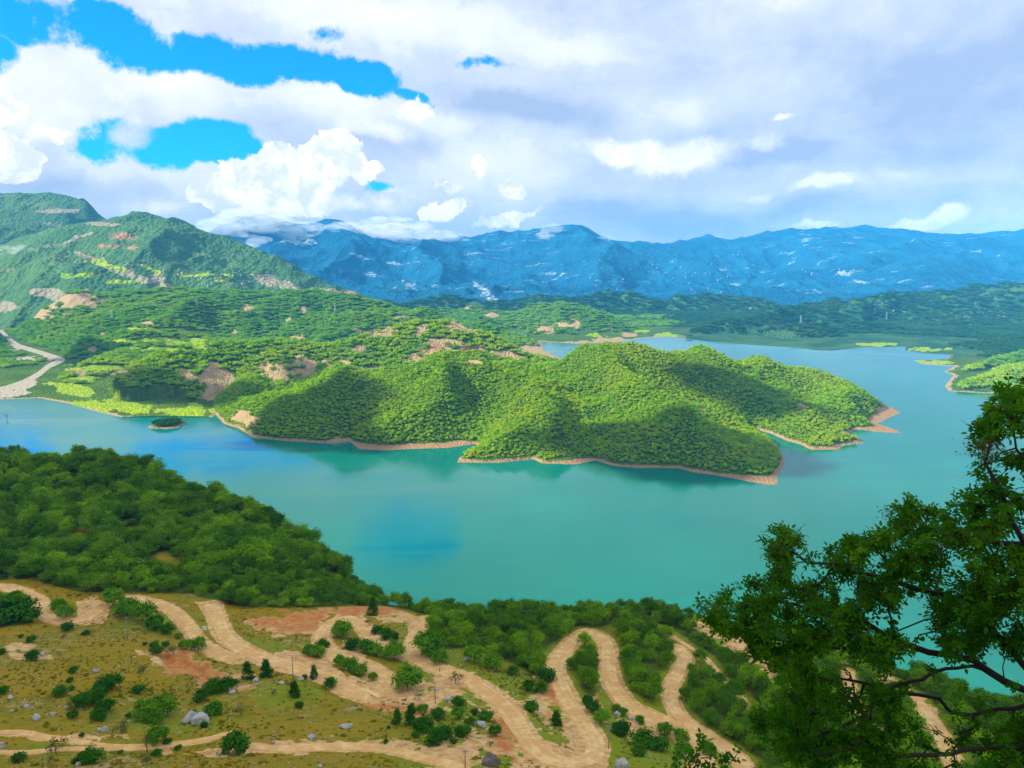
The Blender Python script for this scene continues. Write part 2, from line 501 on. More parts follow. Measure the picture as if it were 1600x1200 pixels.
# --- peninsula
pen_front = [(330, 640), (350, 663), (372, 668), (395, 684), (450, 689), (520, 693), (545, 690), (560, 702), (600, 704), (640, 702), (700, 700), (742, 694), (745, 703), (715, 716), (712, 723), (780, 723), (832, 717), (845, 724), (900, 726), (930, 720), (960, 728), (1000, 731), (1060, 731), (1085, 738), (1120, 743), (1170, 753), (1200, 758), (1215, 757), (1217, 740), (1224, 730), (1224, 712), (1205, 690), (1178, 670), (1205, 677), (1228, 688), (1250, 694), (1268, 703), (1310, 703), (1318, 697), (1350, 692), (1345, 684), (1322, 680), (1338, 671), (1372, 675), (1408, 677), (1400, 671), (1372, 662), (1385, 655), (1408, 645), (1395, 637)]
pen_poly = [G0(*q) for q in pen_front] + [WX(1340, 1740), WX(1250, 1830), WX(1100, 1880), WX(980, 1920), WX(900, 2000), WX(880, 2250), WX(700, 2300), WX(345, 2000)]
tps_pen = TPS(Wl([
    (1393, 638, 1580), (1340, 612, 1620), (1270, 594, 1640), (1230, 582, 1640), (1150, 564, 1640), (1080, 556, 1640), (1040, 553, 1620), (1000, 552, 1600), (960, 556, 1600), (920, 559, 1600), (880, 562, 1580), (850, 564, 1560), (800, 563, 1540), (760, 571, 1500), (700, 575, 1480), (640, 581, 1450), (560, 593, 1410), (500, 603, 1420), (450, 613, 1440), (400, 628, 1460), (365, 640, 1470),
    (1185, 728, 1078), (1120, 697, 1130), (1050, 668, 1180), (1000, 642, 1250), (960, 613, 1350), (930, 588, 1450),
    (735, 714, 1140), (780, 684, 1190), (830, 643, 1270), (860, 604, 1400),
    (572, 688, 1250), (600, 652, 1300), (630, 612, 1370), (400, 660, 1340), (430, 640, 1370), (480, 660, 1310), (520, 640, 1340),
    (1270, 685, 1245), (1250, 668, 1290), (1200, 645, 1400), (1150, 612, 1500), (1325, 656, 1400), (1300, 640, 1460), (1250, 618, 1550), (1370, 652, 1490),
    (1150, 667, 1310), (1100, 638, 1400), (1050, 600, 1500), (880, 705, 1170), (920, 655, 1290), (900, 610, 1420), (750, 688, 1250), (770, 636, 1370), (770, 600, 1440), (690, 640, 1340),
    (560, 640, 1330), (1000, 705, 1130), (1090, 722, 1090), (840, 700, 1160), (660, 680, 1270), (500, 680, 1270),
]) + [(*WX(1340, 1690), 12), (*WX(1200, 1740), 55), (*WX(1000, 1760), 60), (*WX(850, 1720), 70), (*WX(700, 1650), 70), (*WX(500, 1620), 40), (*WX(400, 1650), 30), (*WX(700, 1900), 60)], 1e-3)

def H_pen(x, y):
    d = sdist(x, y, pen_poly)
    d = d + fbm(x / 30, y / 30, 3, 77) * 5.0 * sstep(0, 12, np.abs(d) + 4)
    wx = x + fbm(x / 90, y / 90, 3, 12) * 30
    gul = ridged(wx / 165 + y / 420, y / 420 - x / 800, 3, 8, 0.42)
    h = tps_pen(x, y) + fbm(x / 110, y / 110, 4, 21) * 10 + (gul - 0.42) * 50 * sstep(4, 80, d)
    rise = np.where(d > 0, 0.85 * d - 0.25 * np.maximum(d - 5, 0), d * 0.5)
    k = 6.0
    m = -k * np.log(np.exp(-np.clip(np.maximum(h, 1.5), -50, 400) / k) + np.exp(-np.clip(rise, -50, 400) / k))
    return np.where(d > 0, np.maximum(np.minimum(m, rise), 0.02 * d), rise)

# --- hills round the lake
main_poly = [G0(-700, 625), G0(-300, 626), G0(0, 624), G0(60, 622), G0(105, 630), G0(150, 643), G0(190, 652), G0(240, 656), G0(290, 660), G0(330, 652), G0(345, 645),
             WX(420, 1600), WX(600, 1720), WX(800, 1740), WX(890, 1800), WX(912, 2000), WX(890, 2300), WX(850, 2640)] + [G0(*q) for q in [
             (845, 533), (900, 537), (960, 536), (985, 531), (1010, 527), (1050, 527), (1100, 533), (1160, 538), (1210, 541), (1245, 543), (1262, 546), (1300, 548), (1345, 543), (1415, 542), (1414, 547), (1440, 552), (1485, 554), (1478, 561), (1428, 563), (1440, 569), (1492, 572), (1475, 581), (1490, 586), (1476, 603), (1482, 611), (1530, 614), (1600, 616), (1720, 640)]] + [WX(2200, 1500), WX(3200, 1500), (9000, 5000), (9000, 14000), (-9000, 14000), (-9000, 1500)]
def LY(lst, fs, bs, amp, wob):
    a = np.array([(( q[0] - 800) / FPX, q[2], P(*q)[2]) for q in lst])
    # world tangent x/y of the ridge points
    uu = np.array([P(*q)[0] / q[2] for q in lst])
    return dict(u=uu, Y=a[:, 1], Z=a[:, 2], fs=fs, bs=bs, amp=amp, wob=wob)
layers = [
    LY([(20, 640, 1700), (60, 606, 1850), (120, 574, 2050), (170, 553, 2250), (240, 534, 2550), (330, 530, 2600), (420, 534, 2500), (520, 545, 2300), (600, 600, 2000)], 0.16, 0.3, 10, 160),
    LY([(100, 640, 1560), (160, 603, 1650), (200, 577, 1750), (260, 552, 1830), (330, 538, 1900), (420, 534, 1950), (500, 540, 1950), (545, 532, 1950), (600, 516, 2000), (640, 507, 2050), (700, 507, 2050), (740, 519, 2050), (800, 538, 2000), (850, 552, 1950), (890, 560, 1900), (930, 640, 1750)], 0.42, 0.4, 18, 130),
    LY([(-300, 480, 3300), (0, 500, 3000), (30, 488, 3050), (60, 478, 3100), (130, 463, 3200), (250, 455, 3300), (330, 451, 3400), (420, 455, 3400), (520, 463, 3300), (600, 475, 3200), (650, 488, 3100), (740, 502, 3000), (800, 520, 2900), (870, 545, 2750), (950, 620, 2600)], 0.20, 0.3, 22, 260),
    LY([(620, 520, 4200), (690, 482, 4300), (760, 486, 4000), (830, 484, 3900), (880, 477, 3800), (930, 486, 3700), (980, 506, 3500), (1010, 521, 3350), (1050, 560, 3200)], 0.34, 0.4, 40, 200),
    LY([(900, 500, 5200), (980, 497, 5000), (1020, 489, 4900), (1070, 489, 4800), (1120, 500, 4700), (1200, 520, 4500)], 0.25, 0.3, 34, 220),
    LY([(1020, 560, 3100), (1075, 522, 3250), (1130, 502, 3500), (1200, 487, 3800), (1300, 472, 4200), (1400, 463, 4400), (1500, 452, 4600), (1600, 448, 4600), (1750, 440, 4600), (2600, 430, 4600)], 0.17, 0.3, 46, 260),
    LY([(480, 500, 4700), (560, 470, 4800), (620, 476, 4750), (690, 463, 4850), (760, 470, 4850), (830, 461, 4900), (900, 468, 4850), (970, 459, 4950), (1040, 467, 4900), (1110, 459, 4950), (1190, 470, 4850), (1260, 490, 4700)], 0.34, 0.3, 34, 190),
    LY([(1260, 540, 3300), (1310, 512, 3400), (1350, 501, 3450), (1400, 508, 3400), (1450, 540, 3250)], 0.40, 0.4, 14, 130),
    LY([(1390, 540, 3500), (1440, 508, 3600), (1500, 497, 3650), (1560, 505, 3600), (1640, 530, 3500)], 0.38, 0.4, 14, 140),
    LY([(1130, 520, 3900), (1190, 493, 4000), (1240, 484, 4050), (1290, 490, 4000), (1340, 515, 3900)], 0.40, 0.4, 16, 160),
    LY([(1310, 505, 4200), (1370, 480, 4300), (1430, 472, 4350), (1490, 480, 4250), (1540, 505, 4100)], 0.40, 0.4, 16, 160),
    LY([(1080, 540, 3250), (1110, 520, 3300), (1150, 509, 3350), (1185, 516, 3300), (1220, 540, 3200)], 0.42, 0.4, 12, 110),
    LY([(700, 530, 3400), (740, 502, 3500), (775, 493, 3550), (815, 500, 3500), (850, 530, 3350)], 0.42, 0.4, 12, 120),
    LY([(840, 530, 3400), (880, 499, 3450), (915, 490, 3480), (955, 503, 3400), (1000, 532, 3250)], 0.42, 0.4, 12, 120),
    LY([(790, 540, 3200), (825, 515, 3250), (860, 509, 3250), (900, 520, 3200), (930, 542, 3100)], 0.42, 0.4, 10, 100),
    LY([(180, 520, 2900), (260, 492, 3000), (320, 486, 3000), (390, 494, 2950), (440, 520, 2850)], 0.36, 0.4, 14, 130),
    LY([(430, 520, 2750), (500, 492, 2850), (560, 486, 2850), (620, 498, 2750), (680, 525, 2650)], 0.36, 0.4, 14, 130),
    LY([(1150, 560, 3050), (1200, 520, 3150), (1240, 508, 3200), (1290, 512, 3200), (1340, 530, 3100), (1380, 570, 2950)], 0.3, 0.35, 14, 150),
    LY([(1380, 560, 2900), (1460, 542, 2800), (1540, 534, 2700), (1620, 528, 2700), (1800, 515, 2700), (2600, 480, 2700)], 0.14, 0.2, 12, 200),
    LY([(1475, 600, 1950), (1500, 582, 2080), (1560, 560, 2250), (1600, 552, 2300), (1750, 530, 2300), (2400, 500, 2300)], 0.3, 0.2, 8, 100),
    LY([(1478, 622, 1720), (1500, 602, 1820), (1540, 588, 1880), (1600, 574, 1900), (1750, 550, 1900), (2400, 520, 1900)], 0.3, 0.2, 8, 90),
    LY([(-700, 560, 1950), (-200, 575, 2000), (-40, 580, 2050), (0, 586, 2050), (45, 592, 2020), (70, 640, 1950)], 0.25, 0.3, 8, 100),
]
def layer_h(x, y, L, seed):
    u = x / np.maximum(y, 1)
    Yr0 = np.interp(u, L['u'], L['Y'])
    far = np.clip(np.abs(y - Yr0) / (L['wob'] * 3.0), 0, 1.6)
    u2 = u + (fbm(x / (L['wob'] * 1.5), y / (L['wob'] * 1.5), 4, seed + 9) * 1.1 * L['wob'] / L['Y'][0] + 0.10 * (y - Yr0) / L['Y'][0] * np.sin(u * 40 + seed)) * far
    uu = np.linspace(L['u'][0], L['u'][-1], 400); kk = np.ones(7) / 7
    Zs = np.convolve(np.pad(np.interp(uu, L['u'], L['Z']), 3, mode='edge'), kk, 'valid')
    Yr = np.interp(u2, L['u'], L['Y']); Zr = np.interp(u2, uu, Zs)
    kw = np.hanning(71); kw /= kw.sum()
    Zw = np.convolve(np.pad(Zs, 35, mode='edge'), kw, 'valid'); fb = sstep(0.0, 1.0, np.clip(np.abs(y - Yr0) / (L['wob'] * 3.0), 0, 1))
    Zr = Zr * (1 - fb) + np.interp(u2, uu, Zw) * fb
    beyond = np.maximum(L['u'][0] - u, 0) + np.maximum(u - L['u'][-1], 0)
    dY = y - Yr
    spur = (ridged(x / (L['wob'] * 1.7), y / (L['wob'] * 2.8), 3, seed) - 0.5)
    rel = np.clip(np.abs(dY) / (L['wob'] * 2.0), 0, 1)
    sl = np.where(dY < 0, -dY * L['fs'], dY * L['bs'])
    r0 = L['wob'] * 0.6
    sl = np.where(sl < 1e9, np.sqrt(sl * sl + (r0 * 0.08) ** 2) - r0 * 0.08, sl)
    h = Zr - sl + spur * L['amp'] * 4.4 * rel + fbm(x / (L['wob'] * .45), y / (L['wob'] * .45), 4, seed + 3) * L['amp'] * 0.32
    return np.maximum(h - beyond * y * 0.45, -50.0)

RIVER = [(-60, 500), (-10, 506), (3, 518), (15, 531), (30, 541), (70, 553), (98, 562), (76, 572), (60, 585), (38, 597), (10, 607), (-40, 616)]
def H_hills(x, y):
    d = sdist(x, y, main_poly)
    h = np.full(np.shape(x), 1.0)
    for i, L in enumerate(layers):
        h = np.maximum(h, layer_h(x, y, L, 100 + i * 7))
    wx = x + fbm(x / 150, y / 150, 3, 41) * 60
    gl = ridged(wx / 230, y / 380 + wx / 900, 4, 43, 0.5) - 0.45
    h = h + gl * sstep(12, 70, h) * (22 + 46 * sstep(2300, 3200, y))
    px, py = proj(x, y, np.full(np.shape(x), 3.0))
    rd, _ = seg_dist(px, py, RIVER)
    h = 3 + (h - 3) * sstep(6, 40, rd + 0 * x) if True else h
    base = np.where(d > 0, np.minimum(0.08 * d, 1.2 + 0.004 * d), 0.25 * d)
    rise = np.where(d > 0, 0.12 * d + 0.35 * np.maximum(d - 25, 0), 0.25 * d)
    # low flats: grass spit at the left, sand bars at the right
    pxs, pys = proj(x, y, np.full(np.shape(x), 1.0))
    flat = inside(pxs, pys, [(20, 660), (55, 606), (150, 600), (165, 612), (200, 628), (275, 622), (360, 640), (360, 690)]) & (y < 1900)
    flat |= inside(pxs, pys, [(1245, 552), (1250, 540), (1385, 538), (1385, 552)]) | inside(pxs, pys, [(1400, 541), (1500, 541), (1500, 555), (1400, 557)]) | inside(pxs, pys, [(1420, 558), (1500, 558), (1495, 577), (1420, 575)])
    flat |= inside(pxs, pys, [(840, 545), (840, 529), (960, 529), (1060, 522), (1060, 532), (960, 542)])
    h = np.where(flat, np.minimum(h, 2.0 + 0.4 * fbm(x / 40, y / 40, 3, 4)), h)
    return np.where(d > 0, np.maximum(np.minimum(h, rise), base), base)

# --- mountains
mlay = [
    LY([(-900, 330, 6000), (-300, 304, 6200), (0, 303, 6200), (20, 299, 6200), (40, 301, 6200), (75, 302, 6200), (110, 310, 6200), (138, 314, 6200), (150, 332, 6200), (200, 372, 6200), (300, 420, 6200)], 0.35, 0.4, 30, 350),
    LY([(-900, 400, 4700), (-300, 397, 4700), (-60, 395, 4650), (0, 383, 4650), (60, 364, 4600), (130, 349, 4600), (180, 337, 4600), (215, 333, 4600), (240, 334, 4600), (262, 340, 4600), (300, 352, 4600), (330, 366, 4550), (365, 376, 4500), (400, 388, 4450), (440, 404, 4400), (490, 430, 4300), (540, 455, 4200), (600, 474, 4100), (660, 490, 4050), (720, 520, 4000)], 0.34, 0.3, 30, 300),
]
mlay2 = [
    LY([(200, 420, 10500), (300, 385, 10500), (345, 352, 10500), (375, 340, 10500), (420, 338, 10500), (450, 350, 10500), (480, 356, 10500), (500, 346, 10500), (525, 342, 10500), (548, 352, 10500), (575, 368, 10700), (620, 372, 11000), (665, 376, 11000), (700, 378, 11000), (740, 370, 11000), (790, 361, 11000), (830, 362, 11000), (870, 356, 11000), (890, 352, 11000), (905, 350, 11000), (918, 358, 11000), (935, 374, 11000), (1000, 380, 11200), (1060, 379, 11500), (1092, 368, 11500), (1150, 375, 11500), (1200, 363, 12000), (1270, 358, 12000), (1390, 355, 12000), (1430, 362, 12000), (1510, 368, 12000), (1600, 361, 12000), (1800, 350, 12000), (2600, 330, 12000)], 0.155, 0.3, 75, 800),
    LY([(250, 470, 7600), (380, 425, 8000), (480, 412, 8200), (560, 415, 8200), (640, 430, 8000), (700, 455, 7600), (760, 480, 7200)], 0.16, 0.3, 50, 450),
    LY([(760, 470, 6500), (860, 452, 6800), (960, 455, 6600), (1060, 446, 6800), (1160, 452, 6500), (1250, 462, 6300), (1330, 480, 6000)], 0.12, 0.2, 40, 420),
    LY([(1180, 450, 7600), (1260, 436, 7800), (1330, 432, 7600), (1400, 440, 7200), (1500, 455, 6800)], 0.15, 0.25, 30, 350),
    LY([(1300, 470, 7000), (1345, 432, 7200), (1380, 414, 7300), (1410, 407, 7300), (1440, 404, 7300), (1475, 409, 7300), (1520, 420, 7300), (1560, 426, 7300), (1620, 428, 7300), (1750, 425, 7300), (2600, 400, 7300)], 0.22, 0.3, 14, 400),
]
def H_mt(x, y, ls, s0):
    h = 6.0 + 5 * fbm(x / 200, y / 200, 3, 5)
    if s0 == 500: h = h + np.clip(y - 4900, 0, 3000) * 0.022 + ridged(x / 520, y / 700, 5, 91) * 95 * sstep(4900, 5700, y)
    for i, L in enumerate(ls): h = np.maximum(h, layer_h(x, y, L, s0 + i * 11))
    k = 1.0 if s0 == 300 else 1.7
    det = (ridged(x / (260 * k), y / (420 * k), 6, s0 + 77, 0.55) - 0.42) * 46 * k
    return h + det * sstep(10, 120, h)

# ------------------------------------------------------------------ ground materials
def pos_nodes(nt):
    return nt.new('ShaderNodeNewGeometry').outputs['Position']

def soil_layers(nt, co, base, sc=1.0):
    return base

def mat_hillside():
    m, nt, out = new_mat('hillside_ground')
    co = pos_nodes(nt)
    n1 = nt.noise(co, 0.035, 5, 0.6); n2 = nt.noise(co, 0.35, 6, 0.65); n3 = nt.noise(co, 2.2, 4, 0.7)
    grass = nt.mix(nt.ramp(n1, 0.40, 0.62), (0.31, 0.205, 0.005), (0.20, 0.178, 0.005))
    grass = nt.mix(nt.ramp(n2, 0.42, 0.68), grass, (0.30, 0.195, 0.018))
    grass = nt.mix(nt.ramp(n2, 0.48, 0.30, 0.0, 0.75), grass, (0.11, 0.125, 0.006))
    earth = nt.mix(n2, (0.40, 0.24, 0.11), (0.56, 0.35, 0.18))
    bare = nt.ramp(nt.math('ADD', n1, nt.math('MULTIPLY', n2, 0.55)), 0.86, 1.0, 0, 0.7)
    col = nt.mix(bare, grass, earth)
    lush = nt.attr('lush')
    col = nt.mix(nt.math('MULTIPLY', lush, nt.ramp(n2, 0.35, 0.6, 0.4, 0.9)), col, nt.mix(n3, (0.11, 0.19, 0.006), (0.25, 0.31, 0.012)))
    stones = nt.ramp(n3, 0.66, 0.72)
    patch = nt.ramp(nt.noise(co, 0.09, 3, 0.5), 0.45, 0.6)
    col = nt.mix(nt.math('MULTIPLY', nt.math('MULTIPLY', stones, patch), 0.8), col, (0.42, 0.38, 0.30))
    so = nt.attr('soil'); soa = nt.ramp(nt.math('ADD', so, nt.math('MULTIPLY', nt.math('SUBTRACT', n2, 0.5), 0.8)), 0.35, 0.62)
    earth2 = nt.mix(nt.ramp(n2, 0.35, 0.65), (0.52, 0.26, 0.085), (0.74, 0.46, 0.20))
    earth2 = nt.mix(nt.math('MULTIPLY', nt.attr('red'), nt.ramp(n2, 0.3, 0.6)), earth2, (0.50, 0.15, 0.028))
    col = nt.mix(soa, col, earth2)
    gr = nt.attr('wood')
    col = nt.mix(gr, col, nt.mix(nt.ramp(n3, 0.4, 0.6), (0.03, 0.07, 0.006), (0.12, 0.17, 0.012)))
    bp = nt.new('ShaderNodeBump', {'Strength': 0.9, 'Distance': 0.5, 'Height': nt.math('ADD', n2, nt.math('MULTIPLY', n3, 0.35))})
    principled(nt, out, col, 0.95, 0.1, bp.outputs[0])
    return m

def mat_road():
    m, nt, out = new_mat('packed_dirt')
    co = pos_nodes(nt)
    n1 = nt.noise(co, 0.08, 5, 0.6); n2 = nt.noise(co, 0.9, 6, 0.7)
    col = nt.mix(nt.ramp(n1, 0.35, 0.65), (0.72, 0.38, 0.12), (0.80, 0.50, 0.20))
    rut = nt.attr('rut')
    rn = nt.math('ADD', rut, nt.math('MULTIPLY', nt.math('SUBTRACT', n2, 0.5), 0.7))
    col = nt.mix(nt.ramp(rn, 0.35, 0.85, 0, 0.30), col, (0.50, 0.25, 0.09))
    n4 = nt.noise(co, 0.22, 6, 0.7)
    col = nt.mix(nt.ramp(n4, 0.40, 0.62, 0, 0.7), col, (0.62, 0.35, 0.14))
    col = nt.mix(nt.ramp(n4, 0.52, 0.36, 0, 0.5), col, (0.86, 0.62, 0.33))
    col = nt.mix(nt.ramp(n2, 0.62, 0.75, 0, 0.6), col, (0.80, 0.52, 0.27))
    bp = nt.new('ShaderNodeBump', {'Strength': 0.7, 'Distance': 0.3, 'Height': n2})
    principled(nt, out, col, 0.95, 0.1, bp.outputs[0])
    return m

def mat_hills(name, g1, g2, g3, sc=0.02, tree_bump=True, pale=(0.36, 0.25, 0.14), noise_pale=False):
    m, nt, out = new_mat(name)
    co = pos_nodes(nt)
    n1 = nt.noise(co, sc * 0.25, 5, 0.6); n2 = nt.noise(co, sc * 2, 6, 0.65)
    vor = nt.new('ShaderNodeTexVoronoi', {'Vector': co, 'Scale': sc * 6}).outputs['Distance']
    col = nt.mix(nt.ramp(n1, 0.38, 0.62), g1, g2)
    col = nt.mix(nt.ramp(n2, 0.45, 0.65, 0, 0.7), col, g3)
    if noise_pale:
        st = nt.vmath('MULTIPLY', co, (0.35, 1.0, 2.5))
        pn = nt.noise(st, 0.0055, 9, 0.72); pm = nt.noise(co, 0.0011, 4, 0.55)
        pmask = nt.math('MULTIPLY', nt.ramp(pn, 0.57, 0.66), nt.ramp(pm, 0.44, 0.56))
        col = nt.mix(nt.math('MULTIPLY', pmask, noise_pale), col, pale)
    so = nt.ramp(nt.math('ADD', nt.attr('soil'), nt.math('MULTIPLY', nt.math('SUBTRACT', n2, 0.5), 0.9)), 0.38, 0.60)
    col = nt.mix(so, col, nt.mix(n2, tuple(c * 0.75 for c in pale), pale))
    col = nt.mix(nt.attr('red'), col, nt.mix(n2, (0.22, 0.125, 0.07), (0.36, 0.215, 0.115)))
    fl = nt.attr('shade_tint')  # darker blue-green painted in for cloud shade on the far hills
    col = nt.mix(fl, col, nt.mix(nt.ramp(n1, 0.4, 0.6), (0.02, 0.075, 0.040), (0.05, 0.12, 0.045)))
    fi = nt.ramp(nt.math('ADD', nt.attr('field'), nt.math('MULTIPLY', nt.math('SUBTRACT', n2, 0.5), 0.5)), 0.4, 0.6)
    col = nt.mix(fi, col, nt.mix(nt.ramp(n2, 0.4, 0.6), (0.16, 0.30, 0.008), (0.28, 0.35, 0.015)))
    gv = nt.ramp(nt.math('ADD', nt.attr('gravel'), nt.math('MULTIPLY', nt.math('SUBTRACT', n2, 0.5), 0.6)), 0.4, 0.6)
    col = nt.mix(gv, col, nt.mix(n2, (0.26, 0.23, 0.18), (0.44, 0.39, 0.32)))
    hgt = nt.math('SUBTRACT', n2, nt.math('MULTIPLY', vor, 0.8))
    bp = nt.new('ShaderNodeBump', {'Strength': 0.6 if noise_pale == 0.7 else 1.0, 'Distance': 0.12 / sc, 'Height': hgt})
    principled(nt, out, col, 0.95, 0.05, bp.outputs[0])
    return m

# ------------------------------------------------------------------ build the setting
# water
m, nt, out = new_mat('lake_water')
co = pos_nodes(nt)
flat_co = nt.vmath('MULTIPLY', co, (1.0, 0.45, 1.0))
wn = nt.noise(flat_co, 0.0035, 4, 0.5)
slick = nt.ramp(nt.noise(nt.vmath('MULTIPLY', co, (0.5, 1.6, 1)), 0.006, 5, 0.6, 1.0), 0.42, 0.62)
col = nt.mix(nt.ramp(wn, 0.35, 0.65), (0.002, 0.125, 0.098), (0.003, 0.155, 0.122))
col = nt.mix(nt.math('MULTIPLY', slick, 0.35), col, (0.002, 0.115, 0.098))
rip = nt.noise(nt.vmath('MULTIPLY', co, (1.0, 1.7, 1)), 0.22, 4, 0.6)
bp = nt.new('ShaderNodeBump', {'Strength': nt.ramp(slick, 0, 1, 0.05, 0.015), 'Distance': 0.5, 'Height': rip})
principled(nt, out, col, nt.ramp(slick, 0, 1, 0.13, 0.07), 0.30, bp.outputs[0])
bpn = [n for n in m.node_tree.nodes if n.type == 'BSDF_PRINCIPLED'][0]
bpn.inputs['IOR'].default_value = 1.33
lake_mat = m
V = np.array([(-14000, 120, 0), (14000, 120, 0), (14000, 13800, 0), (-14000, 13800, 0)], float)
water = tag(link('water', mesh_np('water', V, np.array([[0, 1, 2, 3]]), lake_mat)), kind='structure')
V2 = V * 1.0; V2[:, 2] = -45; V2[:2, 1] = -600
gm = simple_mat('lake_bed', (0.10, 0.12, 0.07), sc=0.01)
ground = tag(link('ground', mesh_np('ground', V2, np.array([[0, 1, 2, 3]]), gm)), kind='structure')

def px_mark(px, py, shapes):
    """shapes: (cx, cy, rx, ry[, rot]) ellipses in the photo, tested on the projected vertices"""
    r = np.zeros(np.shape(px)); _c = {}
    def _w1(rad):
        k = 6.0 if rad < 12 else (13.0 if rad < 30 else 26.0)
        if k not in _c: _c[k] = 1.5 * fbm(px / k, py / (k * 0.45), 6, 88, 0.66)
        return _c[k]
    for s in shapes:
        a = R(s[4]) if len(s) > 4 else 0
        dx, dy = px - s[0], py - s[1]
        X = dx * math.cos(a) + dy * math.sin(a); Y = -dx * math.sin(a) + dy * math.cos(a)
        q = np.hypot(X / s[2], Y / s[3]) + _w1(s[2])
        r = np.maximum(r, 1 - sstep(0.55, 1.25, q))
    return r

# hillside
us = np.linspace(-1.15, 1.15, 620)
ys = np.concatenate([np.linspace(-30, 100, 60, endpoint=False), np.linspace(100, 165, 60, endpoint=False), np.linspace(165, 380, 300, endpoint=False), np.linspace(380, 600, 130, endpoint=False), np.linspace(600, 900, 60)])
YY = np.broadcast_to(ys[None], (len(us), len(ys)))
XX = us[:, None] * (np.maximum(YY, 0) * 1.0 + 25)
ZZ = H_near(XX, YY)
PX, PY = proj(XX, YY, ZZ)
rdist, _ = road_field(XX, YY)
FOREST_PX = [
    [(-400, 650), (0, 690), (180, 690), (330, 740), (560, 880), (640, 930), (900, 935), (1080, 935), (1080, 985), (1010, 978), (960, 972), (940, 980), (905, 978), (880, 990), (868, 1012), (858, 1040), (845, 1062), (810, 1040), (760, 1020), (735, 1010), (712, 1012), (690, 1018), (655, 1000), (672, 970), (640, 952), (592, 946), (520, 948), (430, 950), (350, 945), (300, 928), (190, 926), (120, 924), (60, 908), (-400, 905)],
    [(885, 1015), (905, 1010), (922, 998), (935, 1005), (940, 1030), (944, 1070), (925, 1092), (905, 1085), (893, 1062), (876, 1050)],
    [(965, 985), (990, 970), (1020, 985), (1052, 1005), (1057, 1020), (1050, 1045), (1037, 1080), (1044, 1115), (1020, 1115), (992, 1100), (975, 1080), (962, 1055), (960, 1020)],
    [(1085, 1000), (1120, 1020), (1180, 1060), (1300, 1120), (1330, 1230), (1190, 1230), (1150, 1175), (1100, 1135), (1070, 1110), (1062, 1085), (1072, 1050), (1082, 1030)],
    [(1010, 965), (1060, 962), (1090, 985), (1140, 1040), (1120, 1030), (1070, 995)],
    [(1130, 960), (1400, 960), (1600, 1040), (1900, 1100), (1900, 1120), (1600, 1100), (1400, 1040), (1250, 1010), (1160, 985)],
    [(1175, 1015), (1400, 1050), (1600, 1110), (1800, 1160), (1800, 1260), (1330, 1260), (1300, 1120)],
    [(-30, 930), (40, 940), (58, 960), (40, 975), (-30, 985)],
]
BARE_PX = [(125, 842, 22, 14), (270, 878, 45, 10, 20), (30, 862, 60, 6), (105, 877, 25, 4), (480, 888, 40, 8, 20), (70, 715, 30, 5), (348, 776, 12, 6), (210, 830, 18, 8, 20), (20, 905, 30, 5)]
def forest_mask(px, py):
    r = np.zeros(np.shape(px), bool)
    for poly in FOREST_PX: r |= inside(px, py, poly)
    return r
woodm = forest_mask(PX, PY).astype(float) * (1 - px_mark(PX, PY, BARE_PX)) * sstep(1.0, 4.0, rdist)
soil = np.maximum(1 - sstep(0.0, 1.7, rdist + 0.9), 0)
redm = np.zeros_like(soil)
SOIL_PX = [(310, 1045, 62, 22, 18), (260, 1032, 40, 12, 10), (350, 1060, 50, 14, 10), (460, 968, 60, 20), (540, 958, 60, 12), (600, 958, 45, 12), (630, 965, 40, 12), (480, 1035, 36, 9, 15), (695, 1075, 45, 30), (660, 1095, 40, 22), (760, 1160, 40, 40), (700, 1180, 60, 30), (350, 1175, 90, 7), (560, 1165, 140, 10), (430, 985, 12, 10), (100, 1152, 100, 6), (850, 1110, 16, 40, -20), (920, 1110, 20, 30), (545, 1020, 20, 16), (900, 1145, 24, 50, -25), (855, 1080, 14, 40, -10), (780, 1100, 20, 20), (1000, 1140, 30, 20), (1190, 1030, 60, 20, 30), (1100, 985, 40, 10, 20), (1010, 968, 20, 5), (1400, 1150, 60, 60), (40, 1010, 30, 6), (50, 1025, 30, 5), (810, 1130, 16, 30)]
soil = np.maximum(soil, px_mark(PX, PY, SOIL_PX))
redm = px_mark(PX, PY, [(310, 1045, 60, 20, 18), (455, 965, 52, 20), (540, 955, 50, 8), (600, 955, 30, 8), (60, 925, 8, 8), (860, 1075, 6, 36, -10), (935, 1092, 10, 14), (790, 1150, 20, 40), (600, 1106, 60, 8)])
for ap in apron_w:
    if len(ap) > 2: soil = np.maximum(soil, sstep(-1.5, 1.0, sdist(XX, YY, ap)))
# cliffy foot of the left hill
ZZ = ZZ.copy()
ZZ -= px_mark(PX, PY, [(310, 1050, 55, 16, 18)]) * 2.2
verts = np.stack([XX, YY, ZZ], -1).reshape(-1, 3)
hillside = tag(link('hillside', mesh_np('hillside', verts, grid_faces(len(us), len(ys)), mat_hillside(), {'soil': soil, 'red': redm, 'wood': woodm, 'lush': np.maximum(sstep(560, 700, PX), px_mark(PX, PY, [(250, 1125, 120, 20), (150, 1170, 120, 16), (450, 1080, 90, 20), (420, 1010, 40, 12), (250, 975, 70, 18), (40, 960, 60, 16)]) * 0.8)}, True)), kind='structure')
near_mesh_H = lambda x, y: H_near(np.atleast_1d(np.asarray(x, float)), np.atleast_1d(np.asarray(y, float)))

